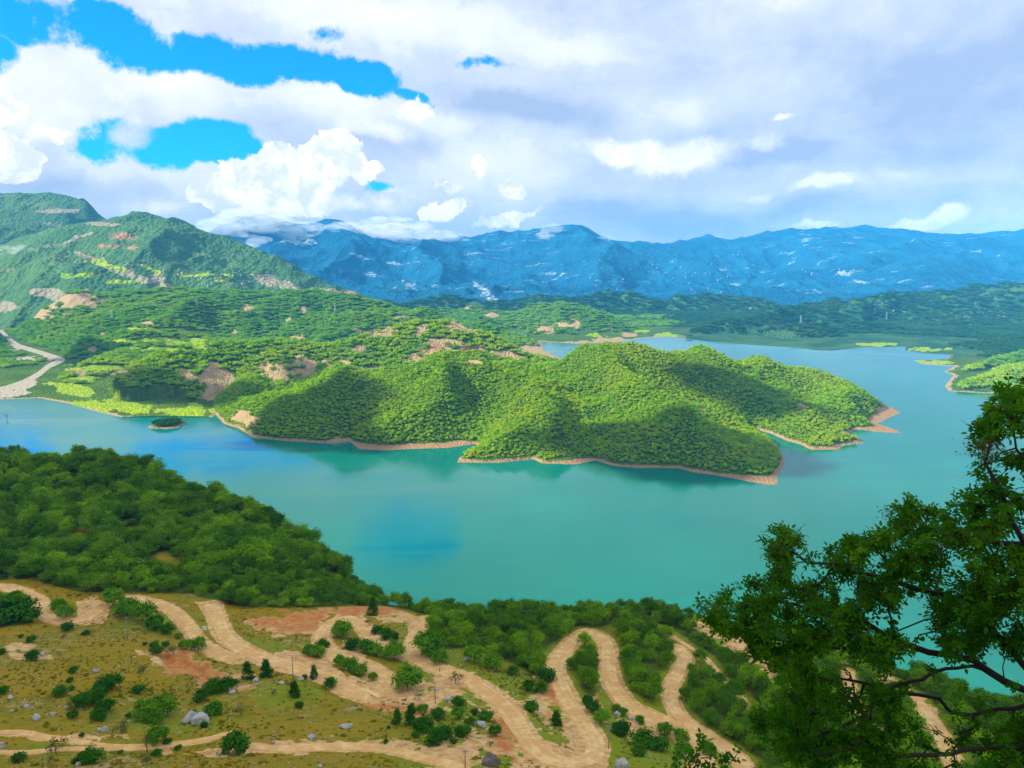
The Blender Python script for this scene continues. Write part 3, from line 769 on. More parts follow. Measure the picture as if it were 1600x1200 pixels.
road_mat = mat_road()
for k, (nm, hw, l) in enumerate(road_lines):
    n = len(l)
    tan = np.gradient(l[:, :2], axis=0); tan /= np.linalg.norm(tan, axis=1)[:, None] + 1e-9
    nor = np.stack([-tan[:, 1], tan[:, 0]], 1)
    cols = 15
    t = np.linspace(-1, 1, cols)
    hw = hw * 0.74
    wl = hw * (1 + 0.45 * fbm(np.arange(n) * 0.11, np.full(n, k * 9.1), 3, 61)); wr = hw * (1 + 0.45 * fbm(np.arange(n) * 0.11, np.full(n, k * 9.1 + 50), 3, 62))
    if 'road' not in nm: wl, wr = wl * 1.1, wr * 1.1
    off = np.where(t[None] < 0, t[None] * wr[:, None], t[None] * wl[:, None])
    X = l[:, 0, None] + nor[:, 0, None] * off; Y = l[:, 1, None] + nor[:, 1, None] * off
    Z = H_near(X, Y) + 0.16 + 0.004 * k - 0.03 * np.abs(off) / hw
    edge = np.abs(t)[None] ** 12
    Z = Z - edge * 0.30
    rut = np.exp(-((np.abs(off) - hw * 0.36 + 0.25 * fbm(X / 12, Y / 12, 2, 3)) / (hw * 0.13)) ** 2) + 0.35 * np.exp(-((off - hw * 0.75) / (hw * 0.1)) ** 2)
    Z = Z - 0.07 * rut
    tag(link(nm, mesh_np(nm, np.stack([X, Y, Z], -1).reshape(-1, 3), grid_faces(n, cols), road_mat, {'rut': rut}, True)), kind='structure')
for k, ap in enumerate(apron_w[:0]): pass

# peninsula
xs = np.linspace(-700, 1000, 560); ys2 = np.linspace(1000, 2350, 420)
XX, YY = np.meshgrid(xs, ys2, indexing='ij')
ZZ = H_pen(XX, YY)
PX, PY = proj(XX, YY, ZZ)
PEN_SOIL = [(1388, 648, 22, 12), (740, 566, 20, 4), (1255, 635, 14, 5), (1098, 640, 10, 4), (385, 655, 22, 14), (525, 689, 24, 6), (395, 680, 18, 4), (1345, 676, 30, 4)]
soilp = px_mark(PX, PY, PEN_SOIL)
shore = 1 - sstep(1.5, 3.0, ZZ + fbm(XX / 14, YY / 14, 3, 5) * 1.5)
redp = shore * 0.75; soilp = np.maximum(soilp, shore)
pen_mat = mat_hills('peninsula_ground', (0.05, 0.11, 0.012), (0.08, 0.14, 0.012), (0.05, 0.09, 0.01), 0.05)
peninsula = tag(link('peninsula', mesh_np('peninsula', np.stack([XX, YY, ZZ], -1).reshape(-1, 3), grid_faces(len(xs), len(ys2)), pen_mat, {'soil': soilp, 'red': redp}, True)), kind='structure')

# islet off the grass spit
ic = G0(262, 664)
th = np.linspace(0, 2 * math.pi, 48, endpoint=False); rr = np.linspace(0, 1, 14)
TH, RR = np.meshgrid(th, rr, indexing='ij')
rad = 34 * (1 + 0.25 * fbm(np.cos(TH) * 2 + 5, np.sin(TH) * 2, 2, 3)) * RR
X = ic[0] + rad * np.cos(TH) * 1.0; Y = ic[1] + rad * np.sin(TH) * 1.15
Z = 7 * (1 - RR ** 2.2) - 1.2
n1, n2 = len(th), len(rr)
i = np.arange(n1)[:, None] * n2 + np.arange(n2 - 1)[None]; j = ((np.arange(n1) + 1) % n1)[:, None] * n2 + np.arange(n2 - 1)[None]
F = np.stack([i, i + 1, j + 1, j], -1).reshape(-1, 4)
islet = tag(link('island', mesh_np('island', np.stack([X, Y, Z], -1).reshape(-1, 3), F, pen_mat, {'red': 1 - sstep(1.0, 2.2, Z)}, True)), kind='structure')
def H_islet(x, y):
    r = np.hypot(x - ic[0], (y - ic[1]) / 1.15) / 34
    return 7 * (1 - np.minimum(r, 1) ** 2.2) - 1.2

# hills
us = np.linspace(-0.98, 0.98, 820); yb = 1480 * (5600 / 1480) ** np.linspace(0, 1, 460)
YY = np.broadcast_to(yb[None], (len(us), len(yb))); XX = us[:, None] * YY
ZZ = H_hills(XX, YY)
PX, PY = proj(XX, YY, ZZ)
HS = [(330, 592, 42, 20, 10), (290, 588, 13, 9), (430, 588, 28, 18), (340, 612, 30, 14), (495, 575, 50, 16), (590, 522, 24, 6), (610, 520, 10, 8), (560, 545, 14, 5), (657, 516, 10, 8), (712, 512, 16, 6), (735, 518, 14, 5), (680, 535, 18, 8), (700, 550, 40, 8), (740, 545, 40, 7, 18), (790, 555, 55, 7, 8), (850, 555, 45, 7, 8), (830, 545, 30, 5, 10), (580, 578, 22, 4), (650, 560, 20, 8),
      (383, 482, 10, 5), (475, 484, 6, 4), (451, 500, 4, 4), (228, 505, 10, 4), (210, 504, 6, 4), (558, 515, 10, 5, 40), (470, 528, 14, 4), (625, 497, 12, 3), (705, 500, 8, 4), (365, 520, 4, 7),
      (880, 508, 16, 5), (985, 524, 14, 3), (740, 478, 20, 5), (900, 505, 6, 8), (770, 493, 14, 6), (850, 515, 16, 6),
      (1215, 527, 42, 12, 10), (1130, 522, 12, 8), (1175, 516, 10, 8), (1320, 485, 10, 3), (1165, 482, 14, 3), (100, 470, 60, 16, 10), (60, 490, 40, 8), (125, 580, 30, 8), (190, 582, 20, 6), (165, 522, 14, 4), (140, 545, 12, 4), (1550, 455, 20, 3)]
HR = [(738, 545, 16, 5), (678, 540, 14, 8)]
FLD = [(225, 533, 60, 4), (290, 537, 45, 6), (260, 545, 60, 4), (145, 575, 40, 4), (115, 610, 45, 9, 8), (200, 637, 90, 10, 8), (290, 642, 60, 12), (130, 592, 30, 5), (1455, 546, 28, 4), (1465, 566, 36, 4), (930, 524, 12, 4), (1000, 518, 12, 3), (230, 515, 50, 3), (300, 520, 30, 3), (370, 440, 20, 4), (1360, 538, 30, 3), (1040, 523, 16, 3)]
soilh = px_mark(PX, PY, HS)
grav = np.zeros_like(soilh)
rd, rt = seg_dist(PX, PY, RIVER)
grav = 1 - sstep(1.0, 3.5 + rt * 0.4, rd)
grav = np.maximum(grav, px_mark(PX, PY, [(10, 614, 56, 7, -8), (42, 600, 20, 6, -20), (58, 560, 36, 3), (15, 540, 14, 7, 30)]))
grav *= (ZZ < 8)
shore = (1 - sstep(0.5, 1.4, ZZ + 0.4 * fbm(XX / 25, YY / 25, 3, 5))) 
sand = px_mark(PX, PY, [(1290, 546, 50, 6), (1340, 541, 40, 4), (1430, 548, 26, 5), (1440, 568, 26, 5), (910, 537, 70, 4), (960, 532, 30, 4), (1040, 526, 30, 4)]) * (ZZ < 4)
soilh = np.maximum(soilh, np.maximum(shore, sand))
hills_mat = mat_hills('hills_ground', (0.05, 0.11, 0.014), (0.08, 0.15, 0.014), (0.03, 0.07, 0.012), 0.03, pale=(0.38, 0.27, 0.15))
hills = tag(link('hills', mesh_np('hills', np.stack([XX, YY, ZZ], -1).reshape(-1, 3), grid_faces(len(us), len(yb)), hills_mat,
            {'soil': soilh, 'red': px_mark(PX, PY, HR), 'field': px_mark(PX, PY, FLD), 'gravel': grav, 'shade_tint': sstep(1000, 1110, PX + 30 * fbm(XX / 200, YY / 200, 3, 6)) * sstep(2300, 2600, YY) * 1.0 + 0.9 * sstep(4100, 4500, YY) * (1 - sstep(1000, 1110, PX))}, True)), kind='structure')

# mountains
def mountain(nm, ls, s0, y0, y1, u0, u1, nu, ny, mat, soils, reds=(), fields=()):
    us = np.linspace(u0, u1, nu); yb = y0 * (y1 / y0) ** np.linspace(0, 1, ny)
    YY = np.broadcast_to(yb[None], (len(us), len(yb))); XX = us[:, None] * YY
    ZZ = H_mt(XX, YY, ls, s0); PX, PY = proj(XX, YY, ZZ)
    o = link(nm, mesh_np(nm, np.stack([XX, YY, ZZ], -1).reshape(-1, 3), grid_faces(nu, ny), mat, {'soil': (0.75 if 'left' in nm else 0.5) * px_mark(PX, PY, soils), 'red': px_mark(PX, PY, reds), 'field': px_mark(PX, PY, fields)}, True))
    return tag(o, kind='structure')
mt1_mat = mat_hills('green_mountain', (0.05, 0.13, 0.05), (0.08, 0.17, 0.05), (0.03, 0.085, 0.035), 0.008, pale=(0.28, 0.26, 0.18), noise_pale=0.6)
mt2_mat = mat_hills('haze_blue_mountain', (0.005, 0.075, 0.165), (0.010, 0.105, 0.20), (0.003, 0.048, 0.115), 0.006, pale=(0.30, 0.38, 0.43), noise_pale=0.7)  # blue of the distant haze is mixed into the slope colour
mountain('mountain_left', mlay, 300, 3000, 7500, -1.0, 0.02, 620, 380, mt1_mat,
         [(95, 460, 42, 14), (10, 480, 24, 12), (205, 430, 90, 7, 22), (250, 440, 16, 12), (300, 345, 14, 3, 20), (160, 350, 20, 3), (70, 330, 40, 4), (430, 440, 45, 8, 15), (530, 460, 30, 6, 10), (120, 372, 24, 3, -20), (500, 455, 20, 5)],
         [(187, 370, 13, 5), (205, 372, 9, 3), (178, 384, 6, 4), (160, 384, 6, 3), (207, 386, 9, 4), (545, 458, 20, 4)],
         [(170, 415, 30, 4, 15), (130, 430, 30, 5), (190, 440, 30, 3), (350, 438, 20, 4), (320, 430, 40, 3), (230, 418, 20, 3, 20)])
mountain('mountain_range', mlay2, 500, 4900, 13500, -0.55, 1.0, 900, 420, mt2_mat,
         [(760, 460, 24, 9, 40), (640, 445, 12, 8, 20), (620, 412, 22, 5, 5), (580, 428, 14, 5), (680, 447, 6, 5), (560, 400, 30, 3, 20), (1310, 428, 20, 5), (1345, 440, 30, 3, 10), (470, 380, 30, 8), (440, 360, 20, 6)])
# ------------------------------------------------------------------ clouds that shade the land, and the air
def ico(sub=2):
    bm = bmesh.new(); bmesh.ops.create_icosphere(bm, subdivisions=sub, radius=1.0)
    v = np.array([q.co[:] for q in bm.verts]); f = np.array([[x.index for x in q.verts] for q in bm.faces]); bm.free()
    return v, f
ICO2 = ico(2); ICO3 = ico(3); ICO1 = ico(1)

m, nt, out = new_mat('cloud_white')
d1 = nt.new('ShaderNodeBsdfDiffuse', {'Color': (0.95, 0.95, 0.96, 1)}); d2 = nt.new('ShaderNodeBsdfTranslucent', {'Color': (0.95, 0.95, 0.96, 1)})
mx = nt.new('ShaderNodeMixShader', {0: 0.5, 1: d1.outputs[0], 2: d2.outputs[0]}); nt.l.new(mx.outputs[0], out.inputs['Surface'])
cloud_mat = m
def cloud(name, blobs, mat, seed=0, flat=0.35, label=None, sx=1.0):
    rng = np.random.default_rng(seed); vs = []; fs = []; o = 0
    v0, f0 = ICO3
    for (x, y, z, r) in blobs:
        n = fbm(v0[:, 0] * 2.2 + x * 0.013 + v0[:, 2], v0[:, 1] * 2.2 + y * 0.017, 3, seed)
        v = v0 * (1 + 0.35 * n[:, None]) * np.array([r * sx, r, r * flat]) + np.array([x, y, z])
        vs.append(v); fs.append(f0 + o); o += len(v)
    me = mesh_np(name, np.vstack(vs), np.vstack(fs), mat, None, True)
    ob = link(name, me)
    tag(ob, label or 'unseen white cloud added to shade the land', None, None, 'stuff')
    return ob
def shade(gx0, gy0, poly, h, rblob, seed, gz=60.0):
    """blobs that fill the outline `poly` (ground metres), moved up along the sun's direction"""
    rng = np.random.default_rng(seed)
    p = np.array(poly, float); lo = p.min(0); hi = p.max(0); out_ = []
    off = SUN_TO * ((h - gz) / SUN_TO.z)
    step = rblob * 0.85
    for x in np.arange(lo[0], hi[0] + step, step):
        for y in np.arange(lo[1], hi[1] + step, step):
            a = x + rng.uniform(-.3, .3) * step; b = y + rng.uniform(-.3, .3) * step
            d = float(sdist(np.array([a]), np.array([b]), p)[0])
            if d > rblob * 0.45:
                r = min(rblob * rng.uniform(0.9, 1.15), d * 1.25)
                out_.append((a + off.x, b + off.y, h + rng.uniform(-.2, .3) * rblob, r))
    return out_
def GP(px, py, Y):
    q = P(px, py, Y); return (q[0], q[1])
SHADE_CLOUDS = [  # added outside the view, outlined from the shadows wanted on the ground
    # foreground hillside and the near lake
    ([(-1500, -500), (1500, -500), (1500, 250), (430, 370), (260, 500), (0, 620), (-150, 650), (-350, 760), (-700, 820), (-1500, 900)], 1750, 95, 0),
    # left slope of the peninsula
    ([GP(330, 668, 1330), GP(430, 600, 1420), GP(560, 588, 1430), GP(665, 570, 1480), GP(630, 605, 1390), GP(590, 645, 1310), GP(552, 700, 1230), GP(560, 735, 1160), GP(300, 720, 1200)], 1750, 40, 42),
    # foot of the main spur
    ([GP(850, 668, 1230), GP(905, 652, 1270), GP(1000, 650, 1230), GP(1120, 655, 1250), GP(1210, 690, 1180), GP(1260, 760, 1060), GP(1000, 790, 1000), GP(850, 745, 1120), GP(800, 690, 1200)], 1750, 38, 34),
    ([GP(1095, 585, 1560), GP(1190, 590, 1560), GP(1230, 625, 1500), GP(1290, 680, 1350), GP(1190, 668, 1360), GP(1110, 640, 1430)], 1750, 32, 38),
    ([GP(130, 612, 1700), GP(200, 590, 1750), GP(290, 598, 1720), GP(360, 590, 1740), GP(420, 625, 1600), GP(340, 650, 1520), GP(180, 635, 1600)], 1750, 42, 38),
    ([GP(420, 556, 1850), GP(500, 553, 1850), GP(560, 575, 1750), GP(560, 592, 1700), GP(430, 592, 1700)], 1750, 34, 62),
    ([GP(60, 560, 2350), GP(160, 535, 2600), GP(220, 550, 2400), GP(120, 580, 2150)], 1750, 60, 10),
]
for k, (poly, h, rb, gz) in enumerate(SHADE_CLOUDS):
    cloud('cloud', shade(0, 0, poly, h, rb, 40 + k, gz), cloud_mat, k)
# high layer over the far range
if 0:
  far_poly = [(500, 3700), (700, 5200), (4500, 5600), (5500, 2700), (1900, 2650), (900, 3050)]
if 0: cloud('cloud', shade(0, 0, far_poly, 3600, 300, 77, 100), cloud_mat, 50, 0.4)

def fog_mat(name, dens, col):
    m, nt, out = new_mat(name)
    pv = nt.new('ShaderNodeVolumePrincipled', {'Color': (*col, 1), 'Density': dens, 'Anisotropy': 0.0})
    nt.l.new(pv.outputs[0], out.inputs['Volume'])
    return m
fog1 = fog_mat('stratus', 0.0045, (0.99, 0.99, 1.0))
def fogbank(pxs, seed, label, dens_mat=fog1):
    rng = np.random.default_rng(seed); bl = []
    for (px, py, rx, ry, Y, n) in pxs:
        for _ in range(int(n * 2.2)):
            a = rng.uniform(0, 6.28); q = math.sqrt(rng.uniform(0, 1))
            x, y, z = P(px + rx * q * math.cos(a), py + ry * q * math.sin(a), Y + rng.uniform(-1, 1) * 120)
            bl.append((x, y, z, rng.uniform(0.25, 0.85) ** 1.3 * ry * Y / FPX * 1.2))
    c = cloud('stratus', bl, dens_mat, seed, 0.6, label, 2.0)  # low clouds lying on the mountains, within the haze
    return c

fogbank([(0, 392, 60, 7, 4300, 26), (48, 388, 30, 6, 4300, 12)], 3, 'flat white mist bank on the shoulder of the left mountain')
fogbank([(370, 350, 50, 16, 9300, 20), (430, 358, 60, 16, 9500, 22), (480, 362, 50, 12, 9500, 14), (400, 338, 60, 14, 9900, 12)], 4, 'torn cloud hanging on the mountains behind the green peak')
fogbank([(560, 366, 60, 14, 9700, 18), (640, 368, 80, 14, 9900, 24), (600, 352, 70, 12, 10200, 14), (700, 374, 40, 8, 10100, 8)], 5, 'low grey-white cloud lying on the range left of the centre')
fogbank([(865, 362, 22, 10, 10200, 8), (900, 372, 22, 7, 10200, 6), (945, 376, 24, 6, 10300, 8)], 6, 'small cloud caught on the sharp blue peak')
fogbank([(392, 375, 16, 10, 9000, 5), (420, 392, 10, 8, 9000, 4)], 7, 'thin wisp of cloud rising beside the green mountain slope')

HAZE_D = 0.5e-4
m, nt, out = new_mat('air')
pv = nt.new('ShaderNodeVolumePrincipled', {'Color': (0.06, 0.45, 1.0, 1), 'Density': HAZE_D, 'Anisotropy': -0.35})
nt.l.new(pv.outputs[0], out.inputs['Volume'])
bx0, bx1, by0, by1, bz0, bz1 = -14300, 14300, -700, 14000, -60, 925
V = np.array([(x, y, z) for x in (bx0, bx1) for y in (by0, by1) for z in (bz0, bz1)], float)
F = np.array([(0, 1, 3, 2), (4, 6, 7, 5), (0, 4, 5, 1), (2, 3, 7, 6), (0, 2, 6, 4), (1, 5, 7, 3)])
haze = tag(link('haze', mesh_np('haze', V, F, m)), kind='stuff')

# ------------------------------------------------------------------ foliage
def foliage_mat(name, c1, c2, c3, trans=0.25, patch=0.004, patchcol=None):
    m, nt, out = new_mat(name)
    rnd = nt.new('ShaderNodeObjectInfo').outputs['Random']
    col = nt.mix(nt.ramp(rnd, 0.0, 1.0, 0, 1, False), c1, c2)
    co = pos_nodes(nt)
    n = nt.noise(co, patch, 4, 0.6)
    col = nt.mix(nt.ramp(n, 0.45, 0.62, 0, 0.8), col, c3)
    t = nt.attr('tone')
    col = nt.vmath('MULTIPLY', col, nt.new('ShaderNodeCombineXYZ', {0: nt.ramp(t, 0, 1, 0.55, 1.5, False), 1: nt.ramp(t, 0, 1, 0.60, 1.40, False), 2: nt.ramp(t, 0, 1, 0.8, 1.1, False)}).outputs[0])
    a = nt.new('ShaderNodeBsdfDiffuse', {'Color': col}); b = nt.new('ShaderNodeBsdfTranslucent', {'Color': col})
    mx = nt.new('ShaderNodeMixShader', {0: trans, 1: a.outputs[0], 2: b.outputs[0]})
    nt.l.new(mx.outputs[0], out.inputs['Surface'])
    return m
bark = simple_mat('bark', (0.10, 0.075, 0.05), sc=4)

def cards(centres, normals, size, rng, tone, asp=0.75):
    n = len(centres)
    nrm = normals / (np.linalg.norm(normals, axis=1)[:, None] + 1e-9)
    t = rng.normal(size=(n, 3)); t -= (t * nrm).sum(1)[:, None] * nrm; t /= np.linalg.norm(t, axis=1)[:, None] + 1e-9
    b = np.cross(nrm, t)
    s = (size * rng.uniform(0.6, 1.35, n))[:, None]
    fold = nrm * s * 0.25
    v = np.stack([centres - t * s, centres + b * s * asp - fold, centres + t * s, centres - b * s * asp - fold], 1).reshape(-1, 3)
    f = np.arange(4 * n).reshape(n, 4)
    return v, f, np.repeat(tone, 4)

def crown_data(seed, nc, nl, size, rad=(0.5, 0.5, 0.42), cz=0.58, spread=0.17, cone=False, fill=0.2):
    rng = np.random.default_rng(seed)
    u = rng.normal(size=(nc, 3)); u /= np.linalg.norm(u, axis=1)[:, None]
    u[:, 2] = np.where(u[:, 2] < -0.35, -u[:, 2] * 0.6, u[:, 2])
    rr = rng.uniform(0.55, 0.88, nc); rr[: int(nc * fill)] *= rng.uniform(0.2, 0.8, int(nc * fill))
    lob = 1 + 0.35 * (rng.random(nc) - 0.5)
    c = u * (rr * lob)[:, None] * np.array(rad)
    if cone:
        z = rng.random(nc) ** 0.8; a = rng.uniform(0, 6.28, nc); r = (1 - z) * rad[0] * rng.uniform(0.5, 1, nc) + 0.02
        c = np.stack([r * np.cos(a), r * np.sin(a), z * rad[2] * 2 - rad[2]], 1)
    tone_c = rng.random(nc)
    i = rng.integers(0, nc, nl)
    off = rng.normal(size=(nl, 3)) * spread * np.array([1, 1, 0.75]) * 0.6
    pos = c[i] + off
    nrm = pos / np.array(rad) * 0.9 + np.array([0, 0, 0.45]) + rng.normal(size=(nl, 3)) * 0.65
    tone = np.clip(tone_c[i] * 0.6 + rng.random(nl) * 0.4, 0, 1)
    v, f, t = cards(pos + np.array([0, 0, cz]), nrm, size, rng, tone)
    v[:, 2] = np.maximum(v[:, 2], 0.01)
    return v, f, t

def trunk_data(seed, h=0.55, r=0.03, limbs=4, rad=0.34):
    rng = np.random.default_rng(seed); V = []; F = []; o = 0
    def tube(pts, rs, k=6):
        nonlocal o
        pts = np.array(pts, float)
        for i, (p, r_) in enumerate(zip(pts, rs)):
            d = pts[min(i + 1, len(pts) - 1)] - pts[max(i - 1, 0)]; d /= np.linalg.norm(d) + 1e-9
            a = np.cross(d, [0.3, 1, 0.1]); a /= np.linalg.norm(a) + 1e-9; b = np.cross(d, a)
            for q in range(k):
                t = q / k * 6.2832; V.append(p + r_ * (math.cos(t) * a + math.sin(t) * b))
        for i in range(len(pts) - 1):
            for q in range(k):
                F.append((o + i * k + q, o + i * k + (q + 1) % k, o + (i + 1) * k + (q + 1) % k, o + (i + 1) * k + q))
        o += len(pts) * k
    tube([(0, 0, -0.08), (0.01, 0, h * 0.4), (0.02, 0.01, h), (0.02, 0.02, h * 1.4)], [r * 1.3, r, r * 0.7, r * 0.2])
    for _ in range(limbs):
        a = rng.uniform(0, 6.28); z0 = rng.uniform(0.35, 0.9) * h
        e = np.array([math.cos(a) * rad, math.sin(a) * rad, z0 + rng.uniform(0.12, 0.3)])
        tube([(0, 0, z0), tuple(e * [0.5, 0.5, 1] * 0.97), tuple(e)], [r * 0.5, r * 0.3, r * 0.08], 4)
    return np.array(V), np.array(F)

def crown_mesh(name, mat, *a, **k):
    v, f, t = crown_data(*a, **k)
    return mesh_np(name, v, f, mat, {'tone': t})

fol_near = foliage_mat('leaves_near_wood', (0.06, 0.18, 0.007), (0.26, 0.48, 0.009), (0.09, 0.23, 0.010), 0.38, 0.02)
fol_pen = foliage_mat('leaves_peninsula', (0.13, 0.35, 0.001), (0.34, 0.54, 0.001), (0.36, 0.51, 0.001), 0.33, 0.006)
fol_hill = foliage_mat('leaves_hills', (0.10, 0.30, 0.010), (0.20, 0.45, 0.012), (0.25, 0.45, 0.008), 0.35, 0.0028)
fol_far = foliage_mat('leaves_shaded_far_hills', (0.018, 0.080, 0.036), (0.045, 0.145, 0.050), (0.060, 0.150, 0.040), 0.2, 0.0035)  # dark leaf colour stands in for cloud shade over these hills
fol_dark = foliage_mat('leaves_dark_shrub', (0.034, 0.145, 0.007), (0.075, 0.23, 0.009), (0.04, 0.155, 0.008), 0.35, 0.05)
fol_bright = foliage_mat('leaves_bright_shrub', (0.09, 0.26, 0.010), (0.16, 0.36, 0.012), (0.12, 0.28, 0.010), 0.35, 0.05)
fol_dry = foliage_mat('leaves_sparse_shrub', (0.10, 0.13, 0.035), (0.14, 0.16, 0.05), (0.11, 0.12, 0.04), 0.2, 0.05)

# ------------------------------------------------------------------ woods too numerous to count: instanced crowns, one object per wood
def scatter(name, pts, scl, variants, label=None):
    pts = np.asarray(pts, np.float32); n = len(pts)
    me = bpy.data.meshes.new(name); me.vertices.add(n); me.vertices.foreach_set('co', pts.ravel())
    rng = np.random.default_rng(n)
    a = me.attributes.new('scl', 'FLOAT_VECTOR', 'POINT'); a.data.foreach_set('vector', np.asarray(scl, np.float32).ravel())
    a = me.attributes.new('rot', 'FLOAT_VECTOR', 'POINT')
    rot = np.zeros((n, 3), np.float32); rot[:, 2] = rng.uniform(0, 6.28, n); a.data.foreach_set('vector', rot.ravel())
    a = me.attributes.new('pick', 'INT', 'POINT'); a.data.foreach_set('value', rng.integers(0, len(variants), n).astype(np.int32))
    col = bpy.data.collections.new(name + '_kinds')
    for i, mv in enumerate(variants):
        o = bpy.data.objects.new('%s_kind_%d' % (name, i), mv); col.objects.link(o)
    ng = bpy.data.node_groups.new(name + '_scatter', 'GeometryNodeTree')
    ng.interface.new_socket('Geometry', in_out='INPUT', socket_type='NodeSocketGeometry')
    ng.interface.new_socket('Geometry', in_out='OUTPUT', socket_type='NodeSocketGeometry')
    N = ng.nodes; L = ng.links
    gi = N.new('NodeGroupInput'); go = N.new('NodeGroupOutput'); ci = N.new('GeometryNodeCollectionInfo')
    ci.inputs['Collection'].default_value = col; ci.inputs['Separate Children'].default_value = True; ci.inputs['Reset Children'].default_value = True
    ip = N.new('GeometryNodeInstanceOnPoints'); ip.inputs['Pick Instance'].default_value = True
    def at(nm, ty, slot):
        q = N.new('GeometryNodeInputNamedAttribute'); q.data_type = ty; q.inputs['Name'].default_value = nm
        L.new(q.outputs[0], slot)
    L.new(gi.outputs[0], ip.inputs['Points']); L.new(ci.outputs[0], ip.inputs['Instance'])
    at('pick', 'INT', ip.inputs['Instance Index']); at('scl', 'FLOAT_VECTOR', ip.inputs['Scale']); at('rot', 'FLOAT_VECTOR', ip.inputs['Rotation'])
    L.new(ip.outputs[0], go.inputs[0])
    o = link(name, me); md = o.modifiers.new('scatter', 'NODES'); md.node_group = ng
    tag(o, label, None, None, 'stuff')
    return o

rng = np.random.default_rng(11)
def jitter_grid(x0, x1, y0, y1, s):
    gx = np.arange(x0, x1, s); gy = np.arange(y0, y1, s)
    X, Y = np.meshgrid(gx, gy, indexing='ij')
    X = X + rng.uniform(-.5, .5, X.shape) * s * 0.95; Y = Y + rng.uniform(-.5, .5, Y.shape) * s * 0.95
    return X.ravel(), Y.ravel()

# peninsula
X, Y = jitter_grid(-650, 950, 1010, 2200, 4.7)
Z = H_pen(X, Y); px, py = proj(X, Y, Z)
keep = (Z > 3.0 + rng.random(len(X)) * 1.2) & (px_mark(px, py, PEN_SOIL) < 0.45) & (px > -200) & (px < 1800)
X, Y, Z = X[keep], Y[keep], Z[keep]
s = 3.6 + 4.6 * rng.random(len(X)) ** 1.7
s = s * (1 + 0.3 * fbm(X / 50, Y / 50, 2, 31))
pen_vars = [crown_mesh('peninsula_crown', fol_pen, 200 + i, 30, 300, 0.075, spread=0.17) for i in range(5)]
scatter('peninsula_woods', np.stack([X, Y, Z - 0.12 * s], 1), np.stack([s, s, s * rng.uniform(0.75, 1.15, len(s))], 1), pen_vars, 'dense low broadleaf wood covering the peninsula')
print('pen trees', len(X))
# islet
X, Y = jitter_grid(ic[0] - 34, ic[0] + 34, ic[1] - 40, ic[1] + 40, 5.0); Z = H_islet(X, Y); k = Z > 2.4
X, Y, Z = X[k], Y[k], Z[k]; s = rng.uniform(5, 8, len(X))
fol_isl = foliage_mat('leaves_island', (0.03, 0.10, 0.012), (0.05, 0.14, 0.014), (0.03, 0.1, 0.012))
scatter('island_wood', np.stack([X, Y, Z - 0.1 * s], 1), np.stack([s, s, s], 1), [crown_mesh('island_crown', fol_isl, 300 + i, 26, 260, 0.085) for i in range(3)], 'dark green bushes covering the small island')

# hills: every copy is a patch of crowns, sized by how far off it stands
def patch_mesh(name, mat, seed, n=8):
    r = np.random.default_rng(seed); V = []; F = []; T = []; o = 0
    for i in range(n):
        v, f, t = crown_data(seed * 50 + i, 14, 70, 0.12, spread=0.2)
        a = i * 2.4; q = 0.42 * math.sqrt((i + 0.3) / n); sc = r.uniform(0.26, 0.42)
        v = v * sc * np.array([1, 1, 1.7]) + np.array([math.cos(a) * q, math.sin(a) * q, 0]); t = np.clip(t * 0.6 + r.random() * 0.4, 0, 1)
        V.append(v); F.append(f + o); T.append(t); o += len(v)
    return mesh_np(name, np.vstack(V), np.vstack(F), mat, {'tone': np.concatenate(T)})
def hill_points(y0, y1, s0, k):
    XS = []; YS = []; y = y0
    while y < y1:
        s = max(s0, k * y); n = int(1.62 * y / s)
        XS.append((np.linspace(-0.81, 0.81, n) * y) + rng.uniform(-.5, .5, n) * s); YS.append(np.full(n, y) + rng.uniform(-.5, .5, n) * s); y += s
    return np.concatenate(XS), np.concatenate(YS)
X, Y = hill_points(1500, 5100, 11.0, 0.0064)
Z = H_hills(X, Y); px, py = proj(X, Y, Z)
flat_mask = px_mark(px, py, FLD + [(100, 625, 60, 14, 8), (230, 640, 110, 16, 6)]) > 0.35
grv = seg_dist(px, py, RIVER)[0] < 9
bare = px_mark(px, py, HS)
nz = fbm(X / 90, Y / 90, 3, 5)
keep = (Z > 3.2) & ~flat_mask & ~grv & (bare < 0.42 + 0.2 * rng.random(len(X))) & ~((Z < 6) & (nz < 0.0) & (px < 1040)) & (px > -150) & (px < 1750)
X, Y, Z, px, py = X[keep], Y[keep], Z[keep], px[keep], py[keep]
s = np.maximum(15.0, 0.0095 * Y) * rng.uniform(0.8, 1.15, len(X))
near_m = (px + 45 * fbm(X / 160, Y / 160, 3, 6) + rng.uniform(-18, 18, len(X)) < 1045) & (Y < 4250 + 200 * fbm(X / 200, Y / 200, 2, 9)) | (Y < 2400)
sunny = near_m & (Y < 2200)
near_m = near_m & ~sunny
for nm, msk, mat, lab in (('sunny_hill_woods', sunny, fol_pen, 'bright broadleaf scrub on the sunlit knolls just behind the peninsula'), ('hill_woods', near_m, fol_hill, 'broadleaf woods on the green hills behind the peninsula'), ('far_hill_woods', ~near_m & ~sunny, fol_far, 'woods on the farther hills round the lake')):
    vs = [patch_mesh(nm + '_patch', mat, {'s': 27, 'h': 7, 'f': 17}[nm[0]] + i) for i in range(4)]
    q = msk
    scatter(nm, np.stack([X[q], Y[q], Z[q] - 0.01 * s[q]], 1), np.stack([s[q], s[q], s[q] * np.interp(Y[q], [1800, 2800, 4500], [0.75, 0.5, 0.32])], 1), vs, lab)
print('hill patches', len(X))
